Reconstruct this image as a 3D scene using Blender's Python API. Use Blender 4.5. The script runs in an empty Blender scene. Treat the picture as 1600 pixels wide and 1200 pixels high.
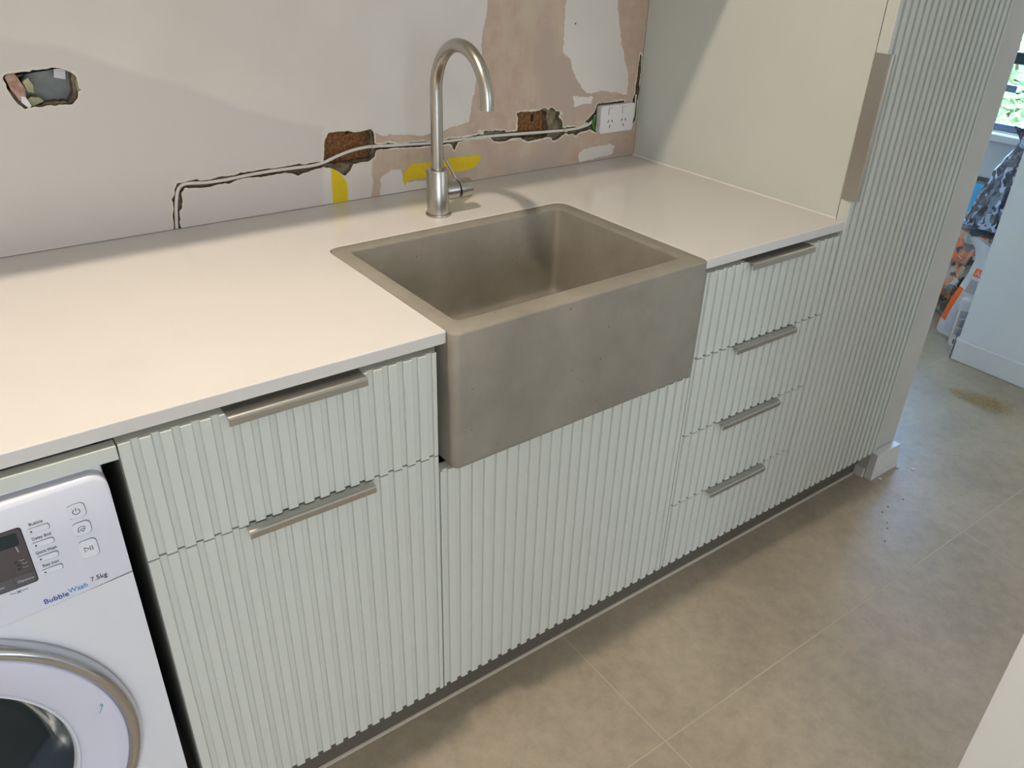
import bpy, bmesh, math, random
import numpy as np
from mathutils import Vector, Matrix, noise as mnoise

scene = bpy.context.scene
col = scene.collection
PI = math.pi

# ------------------------------------------------------------------ camera
CAM = (-0.5490, -0.9336, 1.4347)
RX = (0.8123793, -0.5824390, 0.0283665)
UX = (0.2696675, 0.4183703, 0.8673210)
FX = (0.5170293, 0.6969441, -0.4969402)
cd = bpy.data.cameras.new('camera'); cam = bpy.data.objects.new('camera', cd); col.objects.link(cam)
cam.matrix_world = Matrix(((RX[0], UX[0], -FX[0], CAM[0]), (RX[1], UX[1], -FX[1], CAM[1]), (RX[2], UX[2], -FX[2], CAM[2]), (0, 0, 0, 1)))
cd.sensor_width = 36.0; cd.lens = 1238.74 / 1600 * 36; cd.clip_start = 0.02; cd.clip_end = 200
scene.camera = cam

# ------------------------------------------------------------------ world, lights, exposure
w = bpy.data.worlds.new('world'); scene.world = w; w.use_nodes = True
nt = w.node_tree
bg = nt.nodes['Background']
sky = nt.nodes.new('ShaderNodeTexSky'); sky.sky_type = 'NISHITA'
sky.sun_elevation = math.radians(38); sky.sun_rotation = math.radians(200); sky.sun_disc = False
sky.air_density = 1.0; sky.dust_density = 0.3; sky.ozone_density = 4.0
nt.links.new(sky.outputs[0], bg.inputs[0]); bg.inputs[1].default_value = 2.6

def area(name, loc, target, sx, sy, power, color, shape='RECTANGLE', spread=PI):
    l = bpy.data.lights.new(name, 'AREA'); l.shape = shape; l.size = sx
    if shape in ('RECTANGLE', 'ELLIPSE'): l.size_y = sy
    l.energy = power; l.color = color; l.spread = spread
    o = bpy.data.objects.new(name, l); col.objects.link(o)
    o.location = loc
    d = Vector(target) - Vector(loc)
    o.rotation_euler = d.to_track_quat('-Z', 'Y').to_euler()
    return o

LA, LB, LC, LD, LE = 18.2, 50.0, 6.2, 12.0, 19.0
bg.inputs[1].default_value = LC
DOWN = [(-0.42, 0.018, 2.385)]
for p in DOWN:
    area('downlight_lamp', (p[0], p[1], 2.372), (p[0], p[1], 0), 0.075, 0.075, LA, (1.0, 0.86, 0.70), 'DISK')
area('room_downlight_lamp', (-1.2, -2.3, 2.372), (-1.2, -2.3, 0), 0.08, 0.08, LD, (1.0, 0.86, 0.68), 'DISK')
# cool fill lights added behind the photographer, one unseen panel to each side
area('fill_light_left', (-1.5, -3.70, 1.20), (-1.5, 0.0, 1.20), 2.2, 2.0, LB, (0.72, 0.855, 1.0))
area('fill_light_right', (1.9, -3.70, 1.55), (1.9, 0.0, 1.55), 1.6, 1.1, LE, (0.72, 0.855, 1.0))
# portal that guides skylight sampling through the far window
pl = area('passage_window_portal', (3.44, 1.05, 1.41), (0, 1.05, 1.41), 1.36, 1.3, 1.0, (1, 1, 1)); pl.data.cycles.is_portal = True

vs = scene.view_settings
vs.view_transform = 'Standard'; vs.look = 'None'; vs.exposure = 0.07; vs.gamma = 1.0
vs.use_curve_mapping = False

# ------------------------------------------------------------------ helpers
def empty(name, loc=(0, 0, 0), label=None, cat=None, group=None, parent=None, kind=None):
    o = bpy.data.objects.new(name, None); col.objects.link(o); o.location = loc
    o.empty_display_size = 0.05
    tag(o, label, cat, group, kind)
    if parent: o.parent = parent
    return o
def tag(o, label=None, cat=None, group=None, kind=None):
    if label: o['label'] = label
    if cat: o['category'] = cat
    if group: o['group'] = group
    if kind: o['kind'] = kind
    return o
def wpos(o):
    p = Vector((0, 0, 0))
    while o is not None:
        p = p + o.location; o = o.parent
    return p
def link(name, me, mat=None, parent=None, loc=None, smooth=False):
    """link a mesh whose vertices are in world coordinates (loc None) under parent"""
    o = bpy.data.objects.new(name, me); col.objects.link(o)
    if mat is not None and len(me.materials) == 0: me.materials.append(mat)
    if parent is not None:
        o.parent = parent
        o.location = Vector(loc if loc else (0, 0, 0)) - wpos(parent)
    elif loc: o.location = loc
    if smooth:
        for p in me.polygons: p.use_smooth = True
    return o
def bobj(name, bm, mat, parent=None, smooth=False, loc=None, auto=None):
    bmesh.ops.recalc_face_normals(bm, faces=bm.faces)
    me = bpy.data.meshes.new(name); bm.to_mesh(me); bm.free()
    o = link(name, me, mat, parent, loc, smooth)
    if auto: me.set_sharp_from_angle(angle=math.radians(auto))
    return o
def add_box(bm, x0, x1, y0, y1, z0, z1, bev=0.0, seg=1):
    r = bmesh.ops.create_cube(bm, size=1.0)
    v = r['verts']
    bmesh.ops.scale(bm, vec=(x1 - x0, y1 - y0, z1 - z0), verts=v)
    bmesh.ops.translate(bm, vec=((x0 + x1) / 2, (y0 + y1) / 2, (z0 + z1) / 2), verts=v)
    if bev > 0:
        es = list({e for q in v for e in q.link_edges})
        bmesh.ops.bevel(bm, geom=es, offset=bev, segments=seg, profile=0.5, affect='EDGES')
def box(name, x0, x1, y0, y1, z0, z1, mat, parent=None, bev=0.0, seg=1, smooth=False):
    bm = bmesh.new(); add_box(bm, x0, x1, y0, y1, z0, z1, bev, seg)
    return bobj(name, bm, mat, parent, smooth=smooth, auto=40 if smooth else None)
def prism(bm, poly, a0, a1, axis='z'):
    """extrude 2D polygon; axis is the extrusion axis: z -> (x,y), y -> (x,z), x -> (y,z)"""
    def P(p, a):
        return (p[0], p[1], a) if axis == 'z' else ((p[0], a, p[1]) if axis == 'y' else (a, p[0], p[1]))
    A = [bm.verts.new(P(p, a0)) for p in poly]; B = [bm.verts.new(P(p, a1)) for p in poly]
    n = len(poly)
    for i in range(n): bm.faces.new((A[i], A[(i + 1) % n], B[(i + 1) % n], B[i]))
    fs = [bm.faces.new(A), bm.faces.new(list(reversed(B)))]
    for f in fs: f.normal_update()
    bmesh.ops.triangulate(bm, faces=[f for f in fs if len(f.verts) > 4], ngon_method='EAR_CLIP')
    return A, B
def lathe(bm, prof, c, axis='z', n=48, a0=0.0, a1=2 * PI):
    """prof: list of (r, h) along axis"""
    full = abs(a1 - a0 - 2 * PI) < 1e-6
    rings = []
    for r, h in prof:
        ring = []
        for i in range(n if full else n + 1):
            t = a0 + (a1 - a0) * i / n
            ca, sa = math.cos(t) * r, math.sin(t) * r
            if axis == 'z': p = (c[0] + ca, c[1] + sa, c[2] + h)
            elif axis == 'y': p = (c[0] + ca, c[1] + h, c[2] + sa)
            else: p = (c[0] + h, c[1] + ca, c[2] + sa)
            ring.append(bm.verts.new(p))
        rings.append(ring)
    m = len(rings[0])
    for k in range(len(rings) - 1):
        for i in range(m if full else m - 1):
            j = (i + 1) % m
            try: bm.faces.new((rings[k][i], rings[k][j], rings[k + 1][j], rings[k + 1][i]))
            except ValueError: pass
    bmesh.ops.remove_doubles(bm, verts=[v for r in (rings[0], rings[-1]) for v in r], dist=1e-6)
    return rings
def tube(bm, pts, rad, n=12, cap=True, flat=1.0, up=None):
    pts = [Vector(p) for p in pts]
    rings = []; N = None
    for i, p in enumerate(pts):
        t = (pts[min(i + 1, len(pts) - 1)] - pts[max(i - 1, 0)]).normalized()
        if up is not None: N = (Vector(up) - t * t.dot(Vector(up))).normalized()
        elif N is None:
            a = Vector((0, 0, 1)) if abs(t.z) < .9 else Vector((1, 0, 0))
            N = (a - t * t.dot(a)).normalized()
        else: N = (N - t * t.dot(N)).normalized()
        B = t.cross(N)
        r = rad[i] if isinstance(rad, (list, tuple)) else rad
        rings.append([bm.verts.new(p + N * math.cos(2 * PI * k / n) * r * flat + B * math.sin(2 * PI * k / n) * r) for k in range(n)])
    for a, b in zip(rings, rings[1:]):
        for k in range(n): bm.faces.new((a[k], a[(k + 1) % n], b[(k + 1) % n], b[k]))
    if cap: bm.faces.new(rings[0]); bm.faces.new(list(reversed(rings[-1])))
    return rings
def rrect(x0, x1, y0, y1, radii, n=6):
    """counter-clockwise rounded rectangle, radii order: (x0y0, x1y0, x1y1, x0y1)"""
    if not isinstance(radii, (list, tuple)): radii = [radii] * 4
    cs = [(x0, y0, 1, 1, PI), (x1, y0, -1, 1, 1.5 * PI), (x1, y1, -1, -1, 0), (x0, y1, 1, -1, .5 * PI)]
    out = []
    for (cx, cy, sx, sy, a), r in zip(cs, radii):
        for i in range(n + 1):
            t = a + .5 * PI * i / n
            out.append((cx + sx * r + r * math.cos(t), cy + sy * r + r * math.sin(t)))
    return out
def smooth_path(pts, sub=6):
    P = [Vector(p) for p in pts]; out = []
    for i in range(len(P) - 1):
        p0 = P[max(i - 1, 0)]; p1 = P[i]; p2 = P[i + 1]; p3 = P[min(i + 2, len(P) - 1)]
        for k in range(sub):
            t = k / sub
            out.append(0.5 * ((2 * p1) + (-p0 + p2) * t + (2 * p0 - 5 * p1 + 4 * p2 - p3) * t * t + (-p0 + 3 * p1 - 3 * p2 + p3) * t ** 3))
    out.append(P[-1]); return out

# ------------------------------------------------------------------ materials
def mat(name, color, rough=0.5, metal=0.0, var=0.0, vscale=20.0, bump=0.0, bscale=60.0, spec=0.5, coat=0.0, color2=None, rvar=0.0, **kw):
    m = bpy.data.materials.new(name); m.use_nodes = True
    t = m.node_tree; b = t.nodes['Principled BSDF']
    b.inputs['Base Color'].default_value = (*color, 1); b.inputs['Roughness'].default_value = rough
    b.inputs['Metallic'].default_value = metal; b.inputs['Specular IOR Level'].default_value = spec
    if coat: b.inputs['Coat Weight'].default_value = coat; b.inputs['Coat Roughness'].default_value = 0.15
    for k, v in kw.items():
        b.inputs[k].default_value = v
    tc = t.nodes.new('ShaderNodeTexCoord')
    if var or color2 or rvar:
        n = t.nodes.new('ShaderNodeTexNoise'); n.inputs['Scale'].default_value = vscale; n.inputs['Detail'].default_value = 6
        n.inputs['Roughness'].default_value = 0.62
        t.links.new(tc.outputs['Object'], n.inputs['Vector'])
        if var or color2:
            r = t.nodes.new('ShaderNodeValToRGB')
            c2 = color2 or tuple(min(1, c * (1 + var)) for c in color)
            c1 = color if color2 else tuple(c * (1 - var) for c in color)
            r.color_ramp.elements[0].position = 0.35; r.color_ramp.elements[1].position = 0.65
            r.color_ramp.elements[0].color = (*c1, 1); r.color_ramp.elements[1].color = (*c2, 1)
            t.links.new(n.outputs[0], r.inputs[0]); t.links.new(r.outputs[0], b.inputs['Base Color'])
        if rvar:
            mr = t.nodes.new('ShaderNodeMapRange'); mr.inputs[3].default_value = rough - rvar; mr.inputs[4].default_value = rough + rvar
            mr.inputs[1].default_value = 0.3; mr.inputs[2].default_value = 0.7
            t.links.new(n.outputs[0], mr.inputs[0]); t.links.new(mr.outputs[0], b.inputs['Roughness'])
    if bump:
        n2 = t.nodes.new('ShaderNodeTexNoise'); n2.inputs['Scale'].default_value = bscale; n2.inputs['Detail'].default_value = 5
        t.links.new(tc.outputs['Object'], n2.inputs['Vector'])
        bp = t.nodes.new('ShaderNodeBump'); bp.inputs['Strength'].default_value = bump; bp.inputs['Distance'].default_value = 0.002
        t.links.new(n2.outputs[0], bp.inputs['Height']); t.links.new(bp.outputs[0], b.inputs['Normal'])
    return m
def srgb(r, g, b):
    f = lambda c: ((c / 255 + 0.055) / 1.055) ** 2.4 if c > 10 else c / 255 / 12.92
    return (f(r), f(g), f(b))

M = {}
M['sage'] = mat('sage_lacquer', srgb(209, 211, 203), 0.30, var=0.02, vscale=3)
M['sage_in'] = mat('carcass_board', srgb(150, 150, 138), 0.6)
M['quartz'] = mat('white_quartz', srgb(217, 212, 207), 0.16, var=0.012, vscale=8, bump=0.02, bscale=15)
M['steel'] = mat('brushed_steel', srgb(190, 185, 176), 0.28, metal=1.0, bump=0.012, bscale=200)
M['handle'] = mat('brushed_nickel', srgb(186, 183, 176), 0.34, metal=1.0, bump=0.02, bscale=200)
M['dark'] = mat('dark_recess', (0.012, 0.012, 0.013), 0.8)
M['white_paint'] = mat('white_wall_paint', srgb(226, 226, 224), 0.6, var=0.015, vscale=4, bump=0.05, bscale=120)
M['beige_paint'] = mat('warm_white_wall_paint', srgb(215, 207, 195), 0.6, var=0.03, vscale=3, bump=0.05, bscale=120)
M['nib_paint'] = mat('grey_white_plaster_paint', srgb(200, 196, 188), 0.6, var=0.03, vscale=6, bump=0.08, bscale=90)
M['skirting'] = mat('white_gloss_skirting', srgb(222, 220, 216), 0.35, var=0.02, vscale=15)
M['washer'] = mat('white_enamel', srgb(224, 224, 230), 0.22, coat=0.3)
M['washer_panel'] = mat('white_glossy_plastic', srgb(220, 220, 230), 0.24)
M['washer_lilac'] = mat('pale_lilac_plastic', srgb(212, 211, 228), 0.30)
M['chrome'] = mat('polished_chrome', srgb(196, 197, 202), 0.16, metal=1.0)
M['grout'] = mat('floor_grout', srgb(190, 179, 160), 0.8)
M['brick'] = mat('old_red_brick', srgb(92, 58, 34), 0.95, color2=srgb(164, 112, 68), vscale=150, bump=1.0, bscale=200)
M['mortar'] = mat('sandy_render', srgb(92, 78, 60), 0.95, color2=srgb(150, 136, 112), vscale=60, bump=0.9, bscale=150)
M['mortar_dark'] = mat('shaded_plaster_edge', srgb(96, 80, 62), 0.95, color2=srgb(150, 134, 110), vscale=90, bump=0.8, bscale=150)  # broken rim in mortar tones, with the shade of slot and chases painted in
M['cable'] = mat('grey_white_cable_sheath', srgb(222, 216, 207), 0.4)
M['outlet'] = mat('white_outlet_plastic', srgb(232, 226, 226), 0.35)
M['tape'] = mat('yellow_tape_film', srgb(226, 194, 10), 0.45, var=0.10, vscale=14)
M['black'] = mat('black_plastic', (0.01, 0.01, 0.012), 0.35)
M['galv'] = mat('galvanised_box', srgb(128, 130, 126), 0.5, metal=0.3, var=0.12, vscale=40)
M['lime'] = mat('yellow_green_residue', srgb(172, 168, 130), 0.8, var=0.15, vscale=60)
M['flake'] = mat('loose_plaster_flake', srgb(216, 207, 188), 0.8)
M['green'] = mat('green_earth_wire_sheath', srgb(70, 120, 30), 0.5)
M['pinkbrick'] = mat('pink_brick_chunk', srgb(196, 168, 156), 0.95, color2=srgb(160, 112, 96), vscale=90, bump=0.8, bscale=120)
M['ceiling'] = mat('ceiling_paint', srgb(235, 233, 228), 0.8)
M['kick'] = mat('grey_kickboard', srgb(98, 92, 82), 0.5, var=0.05, vscale=10)

def floor_mat():
    m = bpy.data.materials.new('porcelain_tile'); m.use_nodes = True
    t = m.node_tree; b = t.nodes['Principled BSDF']
    tc = t.nodes.new('ShaderNodeTexCoord'); geo = t.nodes.new('ShaderNodeNewGeometry')
    n1 = t.nodes.new('ShaderNodeTexNoise'); n1.inputs['Scale'].default_value = 2.6; n1.inputs['Detail'].default_value = 9; n1.inputs['Roughness'].default_value = .6
    n2 = t.nodes.new('ShaderNodeTexNoise'); n2.inputs['Scale'].default_value = 24; n2.inputs['Detail'].default_value = 8; n2.inputs['Roughness'].default_value = .75
    for n in (n1, n2): t.links.new(geo.outputs['Position'], n.inputs['Vector'])
    r1 = t.nodes.new('ShaderNodeValToRGB'); r1.color_ramp.elements[0].position = .34; r1.color_ramp.elements[1].position = .68
    r1.color_ramp.elements[0].color = (*srgb(166, 153, 134), 1); r1.color_ramp.elements[1].color = (*srgb(186, 172, 151), 1)
    r2 = t.nodes.new('ShaderNodeValToRGB'); r2.color_ramp.elements[0].position = .3; r2.color_ramp.elements[1].position = .72
    r2.color_ramp.elements[0].color = (.82, .82, .82, 1); r2.color_ramp.elements[1].color = (1.12, 1.12, 1.12, 1)
    mx = t.nodes.new('ShaderNodeMix'); mx.data_type = 'RGBA'; mx.blend_type = 'MULTIPLY'; mx.inputs[0].default_value = 1
    t.links.new(n1.outputs[0], r1.inputs[0]); t.links.new(n2.outputs[0], r2.inputs[0])
    t.links.new(r1.outputs[0], mx.inputs[6]); t.links.new(r2.outputs[0], mx.inputs[7]); t.links.new(mx.outputs[2], b.inputs['Base Color'])
    b.inputs['Roughness'].default_value = .42; b.inputs['Specular IOR Level'].default_value = .45
    mr = t.nodes.new('ShaderNodeMapRange'); mr.inputs[3].default_value = .34; mr.inputs[4].default_value = .50
    t.links.new(n2.outputs[0], mr.inputs[0]); t.links.new(mr.outputs[0], b.inputs['Roughness'])
    bp = t.nodes.new('ShaderNodeBump'); bp.inputs['Strength'].default_value = .12; bp.inputs['Distance'].default_value = .002
    t.links.new(n2.outputs[0], bp.inputs['Height']); t.links.new(bp.outputs[0], b.inputs['Normal'])
    return m
M['tile'] = floor_mat()

def concrete_mat():
    m = bpy.data.materials.new('cast_concrete'); m.use_nodes = True
    t = m.node_tree; b = t.nodes['Principled BSDF']; tc = t.nodes.new('ShaderNodeTexCoord')
    n1 = t.nodes.new('ShaderNodeTexNoise'); n1.inputs['Scale'].default_value = 5; n1.inputs['Detail'].default_value = 8; n1.inputs['Roughness'].default_value = .65
    t.links.new(tc.outputs['Object'], n1.inputs['Vector'])
    r1 = t.nodes.new('ShaderNodeValToRGB'); r1.color_ramp.elements[0].position = .32; r1.color_ramp.elements[1].position = .70
    r1.color_ramp.elements[0].color = (*srgb(132, 126, 115), 1); r1.color_ramp.elements[1].color = (*srgb(158, 151, 139), 1)
    t.links.new(n1.outputs[0], r1.inputs[0])
    v = t.nodes.new('ShaderNodeTexVoronoi'); v.inputs['Scale'].default_value = 75; t.links.new(tc.outputs['Object'], v.inputs['Vector'])
    lt = t.nodes.new('ShaderNodeMath'); lt.operation = 'LESS_THAN'; lt.inputs[1].default_value = .09; t.links.new(v.outputs['Distance'], lt.inputs[0])
    sep = t.nodes.new('ShaderNodeSeparateColor'); t.links.new(v.outputs['Color'], sep.inputs[0])
    gt = t.nodes.new('ShaderNodeMath'); gt.operation = 'GREATER_THAN'; gt.inputs[1].default_value = .93; t.links.new(sep.outputs[0], gt.inputs[0])
    mu = t.nodes.new('ShaderNodeMath'); mu.operation = 'MULTIPLY'; t.links.new(lt.outputs[0], mu.inputs[0]); t.links.new(gt.outputs[0], mu.inputs[1])
    mx = t.nodes.new('ShaderNodeMix'); mx.data_type = 'RGBA'; t.links.new(mu.outputs[0], mx.inputs[0]); t.links.new(r1.outputs[0], mx.inputs[6])
    mx.inputs[7].default_value = (*srgb(70, 62, 52), 1); t.links.new(mx.outputs[2], b.inputs['Base Color'])
    b.inputs['Roughness'].default_value = .55; b.inputs['Specular IOR Level'].default_value = .4
    n2 = t.nodes.new('ShaderNodeTexNoise'); n2.inputs['Scale'].default_value = 90; n2.inputs['Detail'].default_value = 6; t.links.new(tc.outputs['Object'], n2.inputs['Vector'])
    sb = t.nodes.new('ShaderNodeMath'); sb.operation = 'SUBTRACT'; t.links.new(n2.outputs[0], sb.inputs[0]); t.links.new(mu.outputs[0], sb.inputs[1])
    bp = t.nodes.new('ShaderNodeBump'); bp.inputs['Strength'].default_value = .22; bp.inputs['Distance'].default_value = .0015
    t.links.new(sb.outputs[0], bp.inputs['Height']); t.links.new(bp.outputs[0], b.inputs['Normal'])
    return m
M['concrete'] = concrete_mat()

def wall_mat():
    """old paint over pink plaster; attributes carry where the paint is missing (cm to each outline)"""
    m = bpy.data.materials.new('stripped_plaster_wall'); m.use_nodes = True
    t = m.node_tree; b = t.nodes['Principled BSDF']; geo = t.nodes.new('ShaderNodeNewGeometry')
    def att(n):
        a = t.nodes.new('ShaderNodeAttribute'); a.attribute_name = n; return a.outputs['Fac']
    def noi(s, d=6, r=.6, st=None):
        n = t.nodes.new('ShaderNodeTexNoise'); n.inputs['Scale'].default_value = s; n.inputs['Detail'].default_value = d; n.inputs['Roughness'].default_value = r
        if st:
            mp = t.nodes.new('ShaderNodeMapping'); mp.inputs['Scale'].default_value = st
            t.links.new(geo.outputs['Position'], mp.inputs[0]); t.links.new(mp.outputs[0], n.inputs['Vector'])
        else: t.links.new(geo.outputs['Position'], n.inputs['Vector'])
        return n.outputs[0]
    def ma(op, a, b2):
        n = t.nodes.new('ShaderNodeMath'); n.operation = op
        for i, q in enumerate((a, b2)):
            if isinstance(q, (int, float)): n.inputs[i].default_value = q
            else: t.links.new(q, n.inputs[i])
        return n.outputs[0]
    def ramp(f, lo, hi):
        n = t.nodes.new('ShaderNodeMapRange'); n.inputs[1].default_value = lo; n.inputs[2].default_value = hi
        t.links.new(f, n.inputs[0]); return n.outputs[0]
    def mix(f, a, b2):
        n = t.nodes.new('ShaderNodeMix'); n.data_type = 'RGBA'
        if isinstance(f, (int, float)): n.inputs[0].default_value = f
        else: t.links.new(f, n.inputs[0])
        for s, q in ((6, a), (7, b2)):
            if isinstance(q, tuple): n.inputs[s].default_value = (*q, 1)
            else: t.links.new(q, n.inputs[s])
        return n.outputs[2]
    fine = noi(180, 6, .7); mid = noi(28, 6, .6); big = noi(6, 5, .5); streak = noi(14, 6, .6, (1, 1, .25))
    paint = mix(ramp(big, .35, .65), srgb(220, 212, 203), srgb(226, 219, 210))
    paint = mix(ramp(att('stain'), -.6, .6), paint, srgb(214, 206, 199))
    pk = mix(ramp(mid, .35, .68), srgb(192, 164, 143), srgb(203, 182, 164))
    pk = mix(ramp(streak, .52, .66), pk, srgb(203, 186, 164))
    pk = mix(ramp(big, .50, .62), pk, srgb(188, 168, 154))
    cr = ma('ADD', att('cream'), ma('MULTIPLY', ma('SUBTRACT', streak, .5), 4.0))
    pk = mix(ma('MULTIPLY', ramp(cr, -1.0, 1.4), .55), pk, srgb(204, 188, 158))
    f1 = ma('ADD', att('pink'), ma('ADD', ma('MULTIPLY', ma('SUBTRACT', fine, .5), .9), ma('MULTIPLY', ma('SUBTRACT', mid, .5), 2.4)))
    mask = ramp(f1, -.06, .06)
    c = mix(mask, paint, pk)
    chip = ma('ADD', att('edge'), ma('MULTIPLY', ma('SUBTRACT', mid, .5), 1.5))
    c = mix(ramp(chip, .36, .22), c, srgb(222, 214, 196))
    t.links.new(c, b.inputs['Base Color'])
    b.inputs['Roughness'].default_value = .7; b.inputs['Specular IOR Level'].default_value = .25
    h = ma('SUBTRACT', ma('MULTIPLY', fine, .25), ma('MULTIPLY', mask, .5))
    bp = t.nodes.new('ShaderNodeBump'); bp.inputs['Strength'].default_value = .25; bp.inputs['Distance'].default_value = .001
    t.links.new(h, bp.inputs['Height']); t.links.new(bp.outputs[0], b.inputs['Normal'])
    return m
M['wall'] = wall_mat()

# ------------------------------------------------------------------ traced outlines on the wall plane (metres: x, z)
CHASE=[[-0.1986,0.86],[-0.1986,0.8996],[-0.1971,0.9184],[-0.195,0.9336],[-0.1922,0.9422],[-0.1915,0.9599],[-0.1853,0.9678],[-0.1823,0.9816],[-0.1762,0.9917],[-0.166,0.9902],[-0.1532,0.9915],[-0.1398,0.9929],[-0.1351,0.9897],[-0.1178,0.9886],[-0.1056,0.9886],[-0.0907,0.9926],[-0.0786,0.9902],[-0.0665,0.9909],[-0.0558,0.9931],[-0.0506,0.9955],[-0.0454,0.993],[-0.0339,0.9949],[-0.0249,0.9929],[-0.0154,0.9947],[0.002,0.9946],[0.0203,0.9936],[0.0411,0.9949],[0.055,0.9945],[0.0706,0.9965],[0.083,0.9929],[0.1047,0.9952],[0.1263,0.9942],[0.1291,1.0081],[0.1342,1.0382],[0.1428,1.0525],[0.1682,1.0519],[0.1903,1.0509],[0.1975,1.0475],[0.2201,1.0465],[0.2418,1.0511],[0.2491,1.0449],[0.2494,1.0244],[0.2504,1.0167],[0.2723,1.0142],[0.2836,1.0172],[0.2977,1.0121],[0.3122,1.0098],[0.3367,1.0113],[0.3699,1.0098],[0.3901,1.0076],[0.4244,1.006],[0.4383,1.0082],[0.4558,1.0078],[0.4771,1.0069],[0.505,1.0077],[0.5314,1.0101],[0.5405,1.0167],[0.5591,1.0133],[0.574,1.0148],[0.5892,1.0109],[0.5967,1.0125],[0.6045,1.0063],[0.6373,1.006],[0.638,1.0372],[0.6338,1.0481],[0.6452,1.0508],[0.6904,1.0476],[0.7062,1.05],[0.718,1.0536],[0.7324,1.0477],[0.7382,1.0526],[0.7485,1.0502],[0.7553,1.0418],[0.7677,1.0407],[0.7704,1.0327],[0.7665,1.0284],[0.779,1.0146],[0.7811,1.0017],[0.7899,0.9961],[0.7959,1.0011],[0.8068,0.9976],[0.8195,0.9979],[0.8305,0.9952],[0.8457,0.9954],[0.8543,0.9961],[0.8576,1.0071],[0.8719,1.0171],[0.8861,1.0287],[0.8929,1.0473],[0.9081,1.0492],[0.9871,1.0492],[1.0016,0.9934],[0.9623,0.9738],[0.905,0.9763],[0.8939,0.9758],[0.8773,0.9857],[0.8556,0.983],[0.8383,0.9815],[0.8281,0.9736],[0.8168,0.9805],[0.8018,0.9804],[0.7929,0.9854],[0.7767,0.9766],[0.7624,0.9701],[0.752,0.9696],[0.7452,0.9784],[0.7347,0.9811],[0.7022,0.9782],[0.6741,0.9765],[0.6559,0.9832],[0.6458,0.989],[0.6322,0.9881],[0.6185,0.9896],[0.6032,0.9858],[0.5841,0.9848],[0.5651,0.99],[0.5556,1.0001],[0.5041,1.0026],[0.4664,0.997],[0.4556,0.9797],[0.4452,0.9957],[0.4242,0.9973],[0.3898,0.9982],[0.3528,0.9988],[0.3037,1.003],[0.2512,1.0041],[0.2472,0.9898],[0.2309,0.9813],[0.2154,0.9811],[0.1954,0.9808],[0.1916,0.9722],[0.1752,0.9569],[0.1693,0.9591],[0.154,0.9736],[0.1281,0.9824],[0.106,0.9798],[0.0884,0.9767],[0.0666,0.9728],[0.0599,0.9764],[0.0396,0.9818],[0.0118,0.9802],[-0.0059,0.9799],[-0.0173,0.9801],[-0.0311,0.982],[-0.0433,0.9823],[-0.0682,0.9792],[-0.0793,0.9743],[-0.0866,0.977],[-0.1076,0.9757],[-0.1169,0.9732],[-0.1387,0.9754],[-0.1651,0.9792],[-0.1667,0.974],[-0.1728,0.9698],[-0.1732,0.9537],[-0.1758,0.9421],[-0.1827,0.9342],[-0.1827,0.9225],[-0.185,0.9138],[-0.1841,0.8978],[-0.1841,0.86]]
SLOT=[[1.0298,1.1628],[1.0347,1.161],[1.0383,1.1213],[1.0372,1.0893],[1.0397,1.0729],[1.0383,1.05],[1.0355,1.037],[1.0375,1.0068],[1.0349,0.9919],[1.0243,0.9827],[1.0126,0.9822],[1.0045,0.9897],[1.0124,1.0174],[1.0184,1.0417],[1.0193,1.0515],[1.0248,1.0626],[1.0254,1.0901],[1.0278,1.122]]
LHOLE=[[-0.4193,1.1992],[-0.4166,1.2025],[-0.4126,1.2052],[-0.4068,1.2058],[-0.4006,1.2044],[-0.3971,1.2062],[-0.3783,1.206],[-0.3748,1.2088],[-0.3674,1.2077],[-0.3509,1.2084],[-0.344,1.211],[-0.3324,1.2096],[-0.3304,1.2068],[-0.3216,1.2036],[-0.3143,1.2004],[-0.3106,1.1946],[-0.3096,1.1872],[-0.3106,1.181],[-0.3096,1.1746],[-0.3071,1.1723],[-0.3119,1.1684],[-0.314,1.1612],[-0.3257,1.1497],[-0.334,1.1489],[-0.3442,1.1503],[-0.3518,1.1478],[-0.3597,1.15],[-0.3775,1.1494],[-0.3855,1.1507],[-0.3873,1.1466],[-0.3904,1.1485],[-0.3984,1.1471],[-0.401,1.1494],[-0.4054,1.1555],[-0.4144,1.169],[-0.4169,1.1814],[-0.4176,1.1915]]
PINK=[[0.5464,1.3362],[0.5453,1.2982],[0.5423,1.266],[0.5291,1.2176],[0.5279,1.1663],[0.5194,1.1365],[0.5125,1.1118],[0.5038,1.077],[0.495,1.0418],[0.4666,1.0358],[0.4386,1.0328],[0.4212,1.0245],[0.3704,1.024],[0.3131,1.03],[0.2735,1.0342],[0.249,1.0422],[0.2454,1.011],[0.2387,0.981],[0.2408,0.9409],[0.2368,0.9036],[0.2587,0.8914],[0.2622,0.9234],[0.2617,0.9424],[0.2884,0.9562],[0.3128,0.953],[0.3197,0.9227],[0.3755,0.9164],[0.3717,0.8463],[0.4359,0.8359],[1.0533,0.8298],[1.0678,0.9],[1.0475,1.3332]]
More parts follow.
